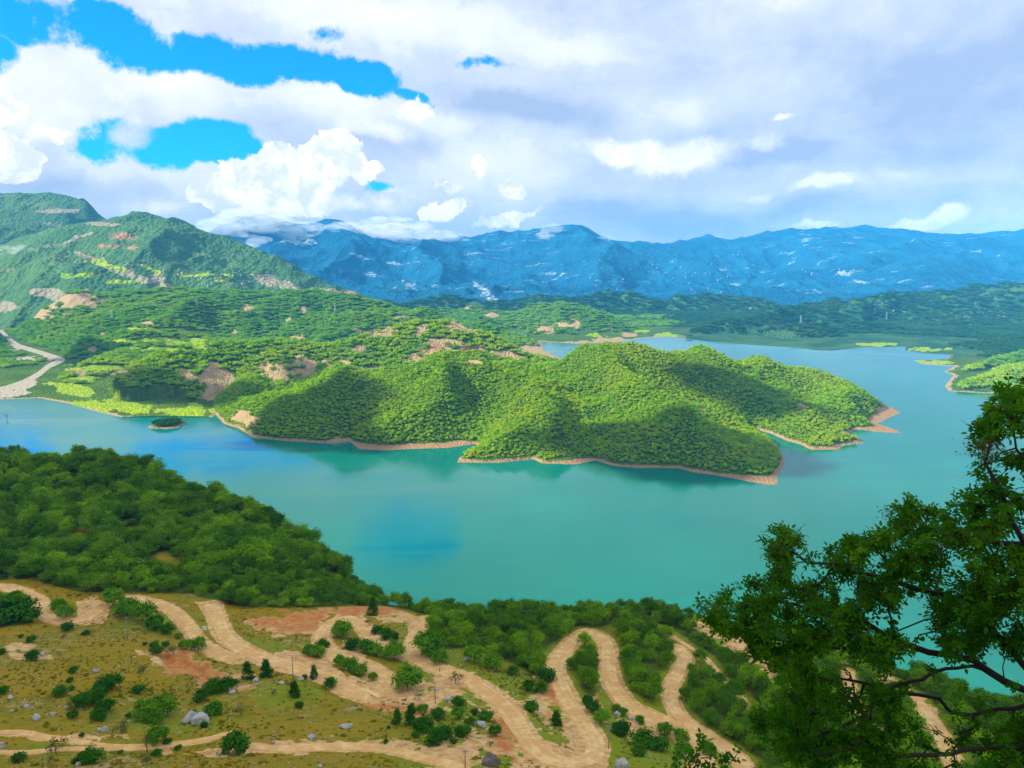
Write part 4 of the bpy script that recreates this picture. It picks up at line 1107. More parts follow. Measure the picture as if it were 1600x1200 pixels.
# scattered bushes on fields and flats
X, Y = jitter_grid(-1500, 2400, 1550, 3300, 26.0)
Z = H_hills(X, Y); px, py = proj(X, Y, Z)
f = px_mark(px, py, FLD + HS); keep = (Z > 2.2) & (f > 0.3) & (rng.random(len(X)) < 0.42) & (seg_dist(px, py, RIVER)[0] > 12) & ~inside(px, py, [(60, 605), (340, 620), (330, 665), (60, 640)])
X, Y, Z = X[keep], Y[keep], Z[keep]; s = rng.uniform(4, 9, len(X))
scatter('field_bushes', np.stack([X, Y, Z - 0.1 * s], 1), np.stack([s, s, s * .9], 1), [crown_mesh('bush_crown', fol_hill, 400 + i, 20, 160, 0.1) for i in range(3)], 'scattered bushes on the bare and terraced ground')
# ------------------------------------------------------------------ near woods: the largest as trees of their own, the rest one mass
def Hn(x, y):
    x = np.atleast_1d(np.asarray(x, float)); y = np.atleast_1d(np.asarray(y, float))
    return H_near(x, y)
def ground_at(px, py):
    h = march(px, py, H_near)
    return h
near_kinds = []
for i in range(5):
    near_kinds.append((crown_mesh('tree_crown', fol_near, 500 + i, 52, 2300, 0.036, rad=(0.5, 0.5, 0.46 + 0.05 * (i % 3)), cz=0.56, spread=0.15),
                       mesh_np('tree_trunk', *trunk_data(600 + i), bark)))
X, Y = jitter_grid(-520, 420, 185, 640, 5.3)
Z = H_near(X, Y); px, py = proj(X, Y, Z)
rd, _ = road_field(X, Y)
nzz = fbm(X / 22, Y / 22, 3, 19)
keep = forest_mask(px, py) & (rd > 1.5) & (px_mark(px, py, BARE_PX) < 0.3) & (px > -160) & (px < 1760) & (py > 640) & (py < 1280)
X, Y, Z, px, py, nzz = X[keep], Y[keep], Z[keep], px[keep], py[keep], nzz[keep]
hill_side = (px < 560) & (py < 905)
s = np.where(hill_side, 4.6 + 7.4 * rng.random(len(X)) ** 1.5, 3.4 + 4.6 * rng.random(len(X)) ** 1.3) * (1 + 0.25 * nzz)
u = X / Y; over = Y - np.interp(u, _cu, _cy)
vis = (over < 14)
rank = np.where(vis & (px > 0) & (px < 1180) & (py < 1200), s / Y, 0) * rng.uniform(0.85, 1.0, len(X))
# keep singles from hiding behind one another: only the nearest of each 9-pixel cell counts
order = np.argsort(-rank); cell = set(); single = np.zeros(len(X), bool); cnt = 0
for i in order:
    if rank[i] <= 0 or cnt >= 290: break
    c = (int(px[i] // 13), int(py[i] // 11))
    if c in cell: continue
    cell.add(c); single[i] = True; cnt += 1
def zone(px, py, Y, s):
    big = 'large' if s > 9 else ('mid-sized' if s > 6.4 else 'small')
    if py < 905 and px < 560:
        cr = np.interp(px, [0, 150, 300, 400, 480, 545], [712, 716, 768, 806, 854, 915])
        v = 'on the lakeward crest' if py - cr < 22 else ('high on the slope' if py < 790 else ('halfway down' if py < 850 else 'at the slope foot'))
        hh = 'far left end' if px < 110 else ('left part' if px < 240 else ('middle' if px < 390 else 'right end by water'))
        return ('%s tree %s of left hill wood, %s' % (big, v, hh), 'trees of the left hill wood')
    if px < 560: return ('%s tree in the wood belt above the roads, %s' % (big, 'over the left bends' if px < 200 else ('over the signboard fork' if px < 400 else 'over the orange cutting')), 'trees of the belt above the roads')
    if 868 <= px < 948 and py > 990: return ('%s tree in the little wood inside the hairpin loop, %s' % (big, 'top' if py < 1035 else ('middle' if py < 1070 else 'lower end')), 'trees inside the hairpin loop')
    if px < 868: return ('%s tree in the lake edge wood, %s' % (big, 'on its lakeward rim' if py < 975 else ('in its middle' if py < 1005 else 'on its front side facing the road')), 'trees along the lake edge')
    if 948 <= px < 1062 and py > 965: return ('%s tree in the wood between the two winding roads, %s' % (big, 'top' if py < 1010 else ('middle' if py < 1060 else 'lower end')), 'trees between the winding roads')
    if px >= 1062: return ('%s tree on the wooded slope right of the roads, %s' % (big, 'near the ridge' if py < 1030 else ('halfway' if py < 1110 else 'at the photo foot')), 'trees right of the winding roads')
    return ('%s tree at the lake edge above the narrow hairpin' % big, 'trees above the hairpin')
def plant(name, kind, loc, size, hz, rz, label, cat, group=None, parts=('crown', 'trunk')):
    e = empty(name, loc, rz)
    tag(e, label, cat, group)
    for nm, me in zip(parts, kind):
        o = link(nm, me, e); o.scale = (size, size, size * hz)
    return e
for i in np.nonzero(single)[0]:
    lb, gp = zone(px[i], py[i], Y[i], s[i])
    plant('broadleaf_tree', near_kinds[int(rng.integers(0, 5))], (X[i], Y[i], Z[i] - 0.05 * s[i]), float(s[i]), float(rng.uniform(0.85, 1.2)), float(rng.uniform(0, 6.28)), lb, 'tree', gp)
r_ = ~single
nf = [crown_mesh('wood_crown', fol_near, 520 + i, 46, 1500, 0.043, spread=0.15) for i in range(5)]
scatter('near_woods', np.stack([X[r_], Y[r_], Z[r_] - 0.1 * s[r_]], 1), np.stack([s[r_], s[r_], s[r_] * rng.uniform(0.85, 1.15, r_.sum())], 1), nf, 'dense broadleaf wood on the near hillside above the lake')
print('near wood', len(X), single.sum())

# ------------------------------------------------------------------ shrubs standing alone on the hillside
K_round = [(crown_mesh('shrub_foliage', fol_dark, 700 + i, 30, 1300, 0.05, rad=(0.5, 0.5, 0.36), cz=0.33, spread=0.16), mesh_np('shrub_stem', *trunk_data(710 + i, 0.3, 0.02, 5, 0.3), bark)) for i in range(4)]
K_bright = [(crown_mesh('shrub_foliage', fol_bright, 720 + i, 34, 1400, 0.05, rad=(0.5, 0.5, 0.42), cz=0.42, spread=0.15), mesh_np('shrub_stem', *trunk_data(730 + i, 0.35, 0.022, 5, 0.3), bark)) for i in range(3)]
K_cone = [(crown_mesh('conifer_foliage', fol_dark, 740 + i, 70, 2300, 0.05, rad=(0.55, 0.55, 0.62), cz=0.64, spread=0.15, cone=True), mesh_np('conifer_stem', *trunk_data(750 + i, 0.8, 0.02, 2, 0.1), bark)) for i in range(3)]
K_sparse = [(crown_mesh('sparse_foliage', fol_dry, 760 + i, 16, 260, 0.04, rad=(0.5, 0.5, 0.42), cz=0.5, spread=0.14), mesh_np('sparse_stem', *trunk_data(770 + i, 0.45, 0.018, 8, 0.42), bark)) for i in range(2)]
K_bare = [(mesh_np('bare_branches', *trunk_data(780 + i, 0.7, 0.025, 10, 0.42), bark),) for i in range(2)]
KK = dict(r=K_round, b=K_bright, c=K_cone, s=K_sparse, n=K_bare)
FORMS = dict(r='rounded dark green shrub', b='bright green leafy bush', c='pointed dark juniper', s='thin pale half-leafless shrub', n='bare leafless sapling')
SHRUBS = [
 # px, py(foot), width px, kind, size words, where
 (21, 968, 58, 'r', 'large', 'between the far-left dirt road and the meadow, at the photo edge'), (50, 972, 30, 'r', 'small', 'at the right end of the far-left roadside thicket'), (3, 975, 26, 'r', 'cut-off', 'at the very edge left of the first road bend'),
 (200, 962, 38, 'b', 'broad', 'at the road gap where the far-left road vanishes'), (223, 970, 34, 'b', 'middle', 'in the row below the second dirt road'), (244, 983, 32, 'r', 'dark', 'in the row below the second dirt road, above the upper wooden pole'), (262, 989, 24, 'r', 'last', 'in the row below the second dirt road, at its right end'), (178, 945, 30, 'b', 'tall', 'beside the hidden bend of the far-left road'),
 (103, 965, 26, 'b', 'lush', 'inside the U bend of the far-left dirt road'), (92, 953, 24, 'b', 'upper', 'inside the U bend of the far-left dirt road, next to the wood'),
 (245, 1022, 22, 'r', 'tall', 'left of the red earth bank'), (240, 1012, 14, 'r', 'small', 'just behind the shrub left of the red earth bank'), (271, 1022, 22, 's', 'brownish', 'on the upper lip of the red earth bank'), (290, 1014, 20, 'b', 'low', 'on the lip of the red bank near the white signboard'), (310, 1015, 24, 'b', 'leafy', 'below the white signboard at the road fork'), (258, 1010, 12, 'r', 'little', 'between the poles meadow and the red bank'), (224, 1051, 20, 's', 'low', 'at the left foot of the red earth bank'), (227, 1008, 7, 'r', 'tiny', 'on the open meadow left of the red bank shrubs'),
 (280, 998, 12, 'b', 'small', 'at the roadside below the end of the shrub row'),
 (105, 985, 20, 'r', 'flat', 'on the meadow edge under the far-left road bend'), (135, 992, 13, 'r', 'low', 'beside the pale stone under the far-left road bend'), (100, 998, 9, 's', 'tiny', 'on the upper meadow below the far-left road bend'), (49, 1003, 15, 'r', 'low', 'on the upper meadow near the left photo edge'), (33, 996, 8, 'r', 'tiny', 'on the upper meadow near the left photo edge'), (3, 1022, 12, 'r', 'round', 'touching the left photo edge on the upper meadow'), (51, 1030, 22, 'r', 'flat', 'next to the lone white stone on the meadow'),
 (115, 1051, 15, 'r', 'low', 'at the start of the pale footpath across the meadow'), (110, 1066, 11, 'r', 'narrow', 'above the paired shrub on the stony meadow'), (112, 1078, 10, 'r', 'tiny', 'in the row leading down to the big meadow thicket'), (93, 1087, 25, 'r', 'round', 'left of the big meadow thicket'), (5, 1083, 18, 'r', 'round', 'touching the left photo edge on the stony meadow'),
 (176, 1076, 34, 'r', 'upper right', 'in the big meadow thicket'), (160, 1082, 30, 'r', 'top', 'in the big meadow thicket'), (146, 1098, 34, 'r', 'middle', 'in the big meadow thicket'), (128, 1104, 30, 'r', 'left', 'in the big meadow thicket'), (166, 1112, 30, 'r', 'right', 'in the big meadow thicket'), (155, 1124, 26, 'r', 'lowest', 'in the big meadow thicket'), (113, 1122, 18, 'r', 'small', 'hanging below the left side of the big meadow thicket'),
 (217, 1083, 20, 'r', 'round', 'between the meadow thicket and the red earth bank'), (201, 1120, 9, 'r', 'tiny', 'between the two large meadow thickets'),
 (230, 1122, 40, 'b', 'wide', 'left half of the bright thicket near the big boulder'), (256, 1116, 40, 'b', 'wide', 'right half of the bright thicket near the big boulder'), (243, 1129, 30, 'b', 'low', 'front of the bright thicket near the big boulder'),
 (335, 1080, 32, 'r', 'wide', 'on the meadow brow behind the big boulder'), (356, 1078, 28, 'r', 'low', 'on the meadow brow, right one behind the big boulder'), (314, 1096, 26, 'r', 'dark', 'left of the big boulder top'), (334, 1116, 30, 'r', 'dark', 'hugging the right side of the big boulder'), (319, 1136, 12, 'r', 'small', 'below the big boulder'),
 (387, 1060, 18, 'c', 'green', 'left one of the pair on the meadow brow by the road'), (416, 1058, 20, 'c', 'tall', 'right one of the pair on the meadow brow by the road'), (476, 1060, 10, 'r', 'small', 'beside the foot of the middle wooden pole'), (491, 1059, 13, 'c', 'small', 'on the roadside right of the middle wooden pole'), (516, 1073, 22, 'r', 'bushy', 'on the corner of the meadow above the hairpin'), (460, 1088, 18, 'c', 'round-topped', 'alone on the meadow below the middle wooden pole'), (427, 1086, 12, 's', 'low', 'left of the lone juniper on the meadow'), (467, 1105, 14, 'r', 'flat', 'in the centre of the lower meadow'), (377, 1118, 26, 's', 'grassy', 'right of the big boulder'),
 (371, 1177, 48, 'r', 'big speckled', 'between the two stretches of the lower footpath'), (142, 1192, 36, 'r', 'big dark', 'at the photo foot below the footpath'), (120, 1193, 16, 'r', 'lower', 'next to the big dark one at the photo foot'), (30, 1190, 24, 'r', 'low', 'in the bottom left corner'), (88, 1178, 34, 's', 'bushy', 'on the island between the two lower footpaths'), (78, 1195, 18, 's', 'thin', 'in front of the lower footpath'), (190, 1148, 30, 's', 'low', 'between footpath and bright thicket'), (128, 1151, 9, 'r', 'tiny', 'on the upper edge of the left footpath'), (246, 1160, 34, 'b', 'low', 'on the upper edge of the footpath right of the bright thicket'), (262, 1162, 14, 'r', 'small', 'at the right end of the footpath hedge'), (230, 1176, 26, 'n', 'grey', 'standing across the lower footpath'), (245, 1181, 16, 'r', 'low', 'at the foot of the bare sapling on the footpath'), (279, 1171, 12, 'r', 'tiny', 'below the footpath right of the bare sapling'), (188, 1178, 10, 'r', 'tiny', 'below the footpath bend'), (228, 1193, 20, 's', 'low', 'under the bare sapling near the photo foot'), (205, 1037, 14, 'n', 'pale', 'below the upper wooden pole'),
 (535, 994, 32, 'b', 'tall round', 'inside the loop of the upper hairpin'), (583, 961, 18, 'c', 'upright', 'on the orange cutting above the upper hairpin'), (590, 990, 18, 'r', 'small', 'left end of the hedge right of the upper hairpin'), (603, 997, 24, 'r', 'middle', 'in the hedge right of the upper hairpin'), (615, 1001, 17, 'r', 'last', 'in the hedge right of the upper hairpin'), (577, 977, 14, 's', 'low', 'behind the hedge right of the upper hairpin'),
 (553, 1014, 26, 'r', 'left', 'in the clump below the tall round bush of the upper hairpin'), (572, 1018, 30, 'r', 'right', 'in the clump below the tall round bush of the upper hairpin'), (588, 1024, 24, 'b', 'low', 'at the roadside inside the upper hairpin'), (615, 1030, 34, 'b', 'light yellow-green', 'beside the fork of the central roads'),
 (637, 1074, 46, 'b', 'very large full', 'at the outer side of the lower hairpin apron'), (530, 1038, 18, 'b', 'low', 'left end of the green strip between the hairpin roads'), (545, 1048, 26, 'b', 'low', 'in the green strip between the hairpin roads'), (562, 1055, 26, 'b', 'low', 'right part of the green strip between the hairpin roads'), (582, 1062, 14, 'b', 'tiny', 'end of the green strip between the hairpin roads'), (504, 1012, 20, 'r', 'tall', 'left of the upper hairpin road'), (497, 1025, 24, 'b', 'low', 'below the left flank of the upper hairpin'), (484, 1022, 22, 'b', 'low', 'on the spoil heap left of the upper hairpin'), (463, 1000, 10, 'n', 'small', 'in front of the orange cutting'),
 (671, 1022, 46, 'b', 'broad dark', 'at the corner of the lake edge wood by the side spur'), (688, 1034, 26, 'b', 'low', 'trailing from the corner of the lake edge wood'), (741, 1034, 30, 'b', 'round', 'in front of the lake edge wood'), (769, 1044, 30, 'b', 'wide low', 'on the grass in front of the lake edge wood'), (801, 1053, 19, 'r', 'round', 'alone on the grass right of the central road'), (827, 1078, 21, 'r', 'dark', 'on the grass left of the narrow hairpin road'), (831, 1111, 24, 'r', 'oval', 'lower on the grass strip left of the narrow hairpin road'), (852, 1062, 30, 'r', 'dense', 'against the left flank of the narrow hairpin road'), (846, 1080, 24, 'r', 'lower', 'against the left flank of the narrow hairpin road'), (822, 1040, 26, 'b', 'leafy', 'at the right end of the lake edge wood'), (838, 1046, 24, 'b', 'leafy', 'stepping down from the lake edge wood to the narrow hairpin'), (869, 1132, 17, 'c', 'small', 'between the two flanks at the bottom hairpin'), (872, 1132, 12, 'r', 'low', 'beside the small juniper at the bottom hairpin'),
 (712, 1068, 24, 's', 'airy', 'at the lower verge of the central road'), (716, 1103, 22, 'r', 'leafy', 'on the knoll right of the lower apron'), (716, 1122, 20, 'b', 'low', 'under the knoll right of the lower apron'), (684, 1122, 24, 'r', 'dome shaped', 'beside the knoll path, above the dark hollow thicket'), (660, 1114, 18, 'b', 'flat', 'between the lower apron and the knoll path'), (759, 1124, 24, 'r', 'tall', 'at the inner verge of the long central bend'), (741, 1117, 14, 'r', 'small', 'left of the tall one at the long central bend'), (735, 1131, 17, 'r', 'round', 'below the knoll near the long central bend'), (724, 1149, 28, 'r', 'wide', 'in the middle of the lower right grass'), (773, 1148, 22, 'r', 'round', 'beside the reddish verge of the long central bend'), (709, 1162, 13, 'r', 'small round', 'below the dark hollow thicket'), (766, 1165, 14, 's', 'low', 'above the dark heap of spoil'),
 (621, 1131, 16, 'c', 'neat', 'at the lower rim of the apron'), (643, 1131, 22, 'c', 'dark', 'first of the dark hollow thicket'), (662, 1143, 34, 'r', 'dense', 'left of the dark hollow thicket'), (682, 1160, 38, 'r', 'largest', 'of the dark hollow thicket'), (695, 1153, 28, 'r', 'right', 'of the dark hollow thicket'), (650, 1152, 16, 'r', 'small', 'lower left of the dark hollow thicket'), (604, 1159, 18, 'n', 'forked', 'above the lower footpath'), (603, 1161, 8, 'r', 'tiny', 'at the foot of the forked sapling'), (607, 1138, 6, 'r', 'tiny', 'up the slope from the forked sapling'),
 (963, 1110, 14, 'b', 'small', 'on the red verge below the loop wood'), (974, 1117, 14, 'b', 'small', 'second on the red verge below the loop wood'), (1000, 1129, 16, 'r', 'dark', 'at the verge of the road below the middle wood'), (925, 1112, 26, 'r', 'narrow', 'between the narrow hairpin flank and the loop wood'), (940, 1128, 26, 'b', 'tall', 'beside the right wooden pole'), (972, 1147, 30, 'r', 'tall dark', 'right of the right wooden pole'), (1005, 1166, 40, 'r', 'broad', 'in the thicket above the pale rock'), (997, 1180, 24, 'r', 'low', 'just behind the pale rock at the foot'), (1030, 1172, 30, 'r', 'right', 'in the thicket above the pale rock'), (1038, 1147, 24, 'b', 'round', 'against the verge of the right hand road'), (1064, 1158, 26, 'b', 'leafy', 'between the two right hand road arms'), (1068, 1182, 28, 'b', 'low', 'near the photo foot between the right hand road arms'), (1106, 1178, 26, 'b', 'dense', 'in the last road bend'), (918, 1098, 18, 'r', 'low', 'at the tail of the loop wood'),
 (5, 905, 12, 'r', 'dark', 'at the left photo edge above the far-left road'),
]
seen_lb = set()
fixed = []
for q, (px_, py_, w_, k, szw, where) in enumerate(SHRUBS):
    h = ground_at(px_, py_)
    if h is None: continue
    x, y, z = float(h[0]), float(h[1]), float(h[2])
    size = w_ / FPX * y * 1.12
    lb = ' '.join(('%s %s %s' % (szw, FORMS[k], where)).replace('dark rounded dark', 'rounded dark').split())
    lb = lb.replace('dark pointed dark', 'pointed dark').replace('bright green leafy bush', 'bright bush').replace('rounded dark green shrub', 'dark shrub').replace('thin pale half-leafless', 'pale thin').replace('round dark shrub', 'round dark green shrub').replace('dark dark', 'dark').replace('thin pale thin', 'pale thin')
    ws = lb.split()
    if len(ws) > 16: lb = ' '.join(ws[:16]); print('LONG', q, ws)
    if lb in seen_lb: print('DUP', lb)
    seen_lb.add(lb)
    nm = {'r': 'shrub', 'b': 'leafy_bush', 'c': 'juniper', 's': 'sparse_shrub', 'n': 'bare_sapling'}[k]
    kinds = KK[k]; kd = kinds[q % len(kinds)]
    hz = {'r': 1.0, 'b': 1.0, 'c': 1.15, 's': 0.9, 'n': 1.1}[k] * (0.9 + 0.2 * ((q * 37) % 10) / 10)
    if k == 'n':
        o = tag(link(nm, kd[0], None, (x, y, z - 0.1)), lb, 'sapling'); o.scale = (size, size, size * 1.3)
    else:
        plant(nm, kd, (x, y, z - 0.04 * size), size, hz, q * 1.7, lb, 'shrub', None, ('foliage', 'stem'))

# ------------------------------------------------------------------ rocks
def rock_mesh(name, seed, mat, rough=0.35, flat=0.7, sub=ICO3):
    v0, f0 = sub; r = np.random.default_rng(seed); a = r.uniform(0, 50)
    n = fbm(v0[:, 0] * 1.6 + a, v0[:, 1] * 1.6 + v0[:, 2] * 1.3 + a, 4, seed) + 0.6 * fbm(v0[:, 2] * 3 + a, v0[:, 0] * 3 - v0[:, 1] * 2, 3, seed + 4)
    v = v0 * (1 + rough * n[:, None])
    for _ in range(6):                               # knock flat facets into it
        d = r.normal(size=3); d /= np.linalg.norm(d); t = r.uniform(0.62, 0.85)
        q = v @ d; v = v - np.maximum(q - t, 0)[:, None] * d
    v = v * np.array([0.5, 0.42, 0.5 * flat]); v[:, 2] += 0.22 * flat
    return mesh_np(name, v, f0, mat)
def rock_material(name, c1, c2, c3):
    m, nt, out = new_mat(name); co = nt.new('ShaderNodeTexCoord').outputs['Object']
    n = nt.noise(co, 3.5, 6, 0.65); n2 = nt.noise(co, 12, 4, 0.7)
    col = nt.mix(nt.ramp(n, 0.4, 0.6), c1, c2); col = nt.mix(nt.ramp(n2, 0.55, 0.7, 0, 0.7), col, c3)
    bp = nt.new('ShaderNodeBump', {'Strength': 0.8, 'Distance': 0.08, 'Height': nt.math('ADD', n, nt.math('MULTIPLY', n2, 0.4))})
    principled(nt, out, col, 0.9, 0.2, bp.outputs[0]); return m
rk_pale = rock_material('pale_limestone', (0.34, 0.33, 0.31), (0.52, 0.51, 0.47), (0.20, 0.19, 0.17))
rk_grey = rock_material('grey_rock', (0.30, 0.27, 0.26), (0.46, 0.42, 0.40), (0.16, 0.14, 0.13))
rk_dark = rock_material('dark_spoil', (0.10, 0.075, 0.075), (0.20, 0.14, 0.13), (0.30, 0.2, 0.16))
RK = [rock_mesh('rock', 800 + i, rk_pale, 0.35, 0.75, ICO2) for i in range(6)]
big = [
 (313, 1132, 34, rk_pale, 0.9, 'boulder', 'big whitish boulder half buried beside dark shrubs on the lower meadow'),
 (297, 1128, 34, rk_grey, 0.7, 'boulder', 'brown-grey rock slab leaning against the left of the whitish boulder'),
 (973, 1203, 30, rk_grey, 0.95, 'boulder', 'pale grey squarish rock at the photo foot right of bottom hairpin'),
 (767, 1196, 44, rk_dark, 0.6, 'rock_heap', 'dark purplish heap of spoil beside the lower bend'),
 (57, 1124, 18, rk_pale, 0.8, 'boulder', 'pale boulder left of the meadow thicket, largest of the scattered stones'),
 (163, 1143, 14, rk_pale, 0.9, 'rock', 'white rock below the meadow thicket above the footpath'),
 (155, 1142, 8, rk_pale, 0.9, 'rock', 'small white rock touching the white rock above the footpath'),
 (65, 1025, 9, rk_pale, 0.9, 'rock', 'lone white stone on the upper left meadow'),
 (133, 987, 10, rk_grey, 0.5, 'rock', 'flat pale stone under the far-left road bend'),
 (17, 1092, 13, rk_pale, 0.7, 'rock', 'pale stone on the meadow near the left photo edge'),
 (2, 1168, 16, rk_grey, 0.9, 'rock', 'grey rock on the footpath at the left photo edge'),
 (149, 1050, 14, rk_grey, 0.5, 'rock', 'flat grey stone above the big meadow thicket beside the pale footpath'),
 (42, 1105, 10, rk_pale, 0.7, 'rock', 'pale stone up and left of the largest meadow stone'),
 (104, 1107, 10, rk_pale, 0.7, 'rock', 'pale stone just left of the big meadow thicket'),
 (83, 1117, 12, rk_grey, 0.6, 'rock', 'greyish stone between the largest stone and the meadow thicket'),
 (427, 1161, 8, rk_grey, 0.9, 'rock', 'round brown stone on the footpath right of the speckled shrub'),
 (486, 1154, 18, rk_grey, 0.5, 'rock', 'grey outcrop on the lower meadow right of centre path'),
 (540, 1137, 22, rk_grey, 0.4, 'rock', 'low crumbled outcrop on the slope under the hairpin apron'),
 (400, 1064, 14, rk_pale, 0.6, 'rock', 'pale outcrop on the meadow brow between the two junipers'),
 (440, 1068, 12, rk_pale, 0.5, 'rock', 'pale stone on the meadow brow left of the middle pole'),
 (470, 1063, 12, rk_grey, 0.6, 'rock', 'grey stone at the foot of the middle wooden pole'),
 (362, 1083, 14, rk_pale, 0.6, 'rock', 'pale stone right of the brow shrubs behind the big boulder'),
 (652, 1092, 12, rk_grey, 0.6, 'rock', 'grey stone on the right rim of the lower apron'),
 (682, 1078, 10, rk_pale, 0.7, 'rock', 'white stone beside the pole on the knoll'),
 (700, 1094, 14, rk_pale, 0.6, 'rock', 'pale slab on the knoll right of its pole'),
 (728, 1031, 14, rk_grey, 0.5, 'rock', 'grey slab on the grass before the lake edge wood'),
 (752, 1134, 22, rk_pale, 0.6, 'rock', 'grey-white outcrop beside the tall shrub at the central bend'),
 (965, 1118, 14, rk_pale, 0.7, 'rock', 'white rock under the small bushes of the red verge'),
 (985, 1124, 10, rk_pale, 0.7, 'rock', 'pale rock on the verge above the right wooden pole'),
 (500, 1198, 10, rk_pale, 0.7, 'rock', 'pale stone on the bottom edge below the footpath'),
 (122, 1196, 12, rk_grey, 0.8, 'rock', 'grey stone against the dark shrub at the photo foot'),
 (39, 1189, 6, rk_pale, 0.9, 'rock', 'white stone among the shrubs of the bottom left corner'),
]
for i, (px_, py_, w_, mt, fl, nm, lb) in enumerate(big):
    h = ground_at(px_, py_)
    if h is None: continue
    s_ = w_ / FPX * float(h[1])
    me = rock_mesh(nm, 840 + i, mt, 0.42, fl)
    o = tag(link(nm, me, None, (float(h[0]), float(h[1]), float(h[2]))), lb, 'rock')
    o.scale = (s_, s_ * 0.9, s_); o.rotation_euler = (0, 0, i * 1.3)
# small counted stones, then the grit nobody would count
zones = [([(0, 1075), (280, 1070), (300, 1130), (280, 1150), (0, 1140)], 60, 'small pale stone in the meadow left of the big boulder', 'stones of the left meadow'),
         ([(350, 1055), (530, 1065), (700, 1150), (640, 1170), (360, 1150)], 36, 'small pale stone on the meadow right of the big boulder', 'stones of the lower meadow'),
         ([(690, 1045), (850, 1040), (860, 1130), (780, 1080)], 40, 'small pale stone beside the long central road', 'stones by the central road'),
         ([(880, 1130), (960, 1110), (1050, 1150), (1040, 1200), (950, 1200)], 30, 'small pale stone near the bottom hairpin', 'stones by the bottom hairpin')]
for zi, (poly, n, lb, gp) in enumerate(zones):
    p_ = np.array(poly); c = 0
    while c < n:
        a, b = rng.uniform(p_[:, 0].min(), p_[:, 0].max()), rng.uniform(p_[:, 1].min(), p_[:, 1].max())
        if not inside(np.array([a]), np.array([b]), poly)[0]: continue
        h = ground_at(a, b); c += 1
        if h is None: continue
        if road_field(np.array([h[0]]), np.array([h[1]]))[0][0] < 1: continue
        s_ = float(rng.uniform(1.6, 4.0) / FPX * h[1])
        szd = 'tiny' if s_ * FPX / float(h[1]) < 2.4 else ('small' if s_ * FPX / float(h[1]) < 3.2 else 'larger')
        cx_ = p_[:, 0].mean(); cy_ = p_[:, 1].mean()
        lb_ = lb.replace('small', szd, 1) + (', upper ' if b < cy_ else ', lower ') + ('left' if a < cx_ else 'right') + ' part'
        o = tag(link('stone', RK[int(rng.integers(0, 6))], None, (float(h[0]), float(h[1]), float(h[2]))), lb_, 'stone', gp)
        o.scale = (s_ * rng.uniform(.8, 1.4), s_, s_ * rng.uniform(.7, 1.1)); o.rotation_euler = (0, 0, rng.uniform(0, 6))
X, Y = jitter_grid(-260, 260, 165, 330, 1.7)
Z = H_near(X, Y); px, py = proj(X, Y, Z); rd, _ = road_field(X, Y)
dn = fbm(X / 14, Y / 14, 4, 51)
k = (dn + 0.25 * rng.random(len(X)) > 0.16) & ~forest_mask(px, py) & (rd > 0.3) & (px > -40) & (px < 1300) & (py < 1230)
X, Y, Z = X[k], Y[k], Z[k]; s = rng.uniform(0.12, 0.42, len(X)) * (1 + 1.2 * (rng.random(len(X)) > 0.93))
scatter('gravel', np.stack([X, Y, Z], 1), np.stack([s * rng.uniform(.8, 1.5, len(s)), s, s * .8], 1), [rock_mesh('pebble', 870 + i, rk_pale, 0.3, 0.7, ICO1) for i in range(3)], 'loose pale stones strewn over the meadow')
# tufts of grass and low herbs
X, Y = jitter_grid(-270, 300, 162, 370, 1.45)
Z = H_near(X, Y); px, py = proj(X, Y, Z); rd, _ = road_field(X, Y)
dn = fbm(X / 18, Y / 18, 4, 71)
sm = px_mark(px, py, SOIL_PX)
k = (rng.random(len(X)) < 0.28 + 0.9 * np.clip(dn, -0.2, 0.6)) & (rd > 1.2) & (sm < 0.3) & (px > -40) & (px < 1350) & (py < 1230)
X, Y, Z = X[k], Y[k], Z[k]; s = rng.uniform(0.5, 1.3, len(X)) * (1 + 0.9 * (rng.random(len(X)) > 0.92))
fol_gr = foliage_mat('grass_blades', (0.165, 0.14, 0.006), (0.26, 0.185, 0.009), (0.12, 0.145, 0.006), 0.2, 0.06)
scatter('grass', np.stack([X, Y, Z - 0.05], 1), np.stack([s, s, s * 0.55], 1), [crown_mesh('grass_tuft', fol_gr, 880 + i, 9, 60, 0.12, rad=(0.5, 0.5, 0.3), cz=0.2) for i in range(3)], 'tufts of dry grass and herbs over the meadow')
print('gravel, grass', len(X))

# ------------------------------------------------------------------ poles, sign, walker, post
def tube_mesh(name, segs, mat, k=8):
    V = []; F = []; o = 0
    for (p, q, r0, r1) in segs:
        p = np.array(p, float); q = np.array(q, float); d = (q - p) / np.linalg.norm(q - p)
        a = np.cross(d, [0.31, 0.9, 0.21]); a /= np.linalg.norm(a); b = np.cross(d, a)
        for c, r in ((p, r0), (q, r1)):
            for j in range(k):
                t = j / k * 6.28318; V.append(c + r * (math.cos(t) * a + math.sin(t) * b))
        for j in range(k): F.append((o + j, o + (j + 1) % k, o + k + (j + 1) % k, o + k + j))
        V.append(p); V.append(q); c0, c1 = o + 2 * k, o + 2 * k + 1
        for j in range(k):
            F.append((o + (j + 1) % k, o + j, c0, c0)); F.append((o + k + j, o + k + (j + 1) % k, c1, c1))
        o += 2 * k + 2
    F3 = [f[:3] for f in F if f[2] == f[3]]; F4 = [f for f in F if f[2] != f[3]]
    return mesh_np(name, np.array(V), [np.array(F4), np.array(F3)], mat)
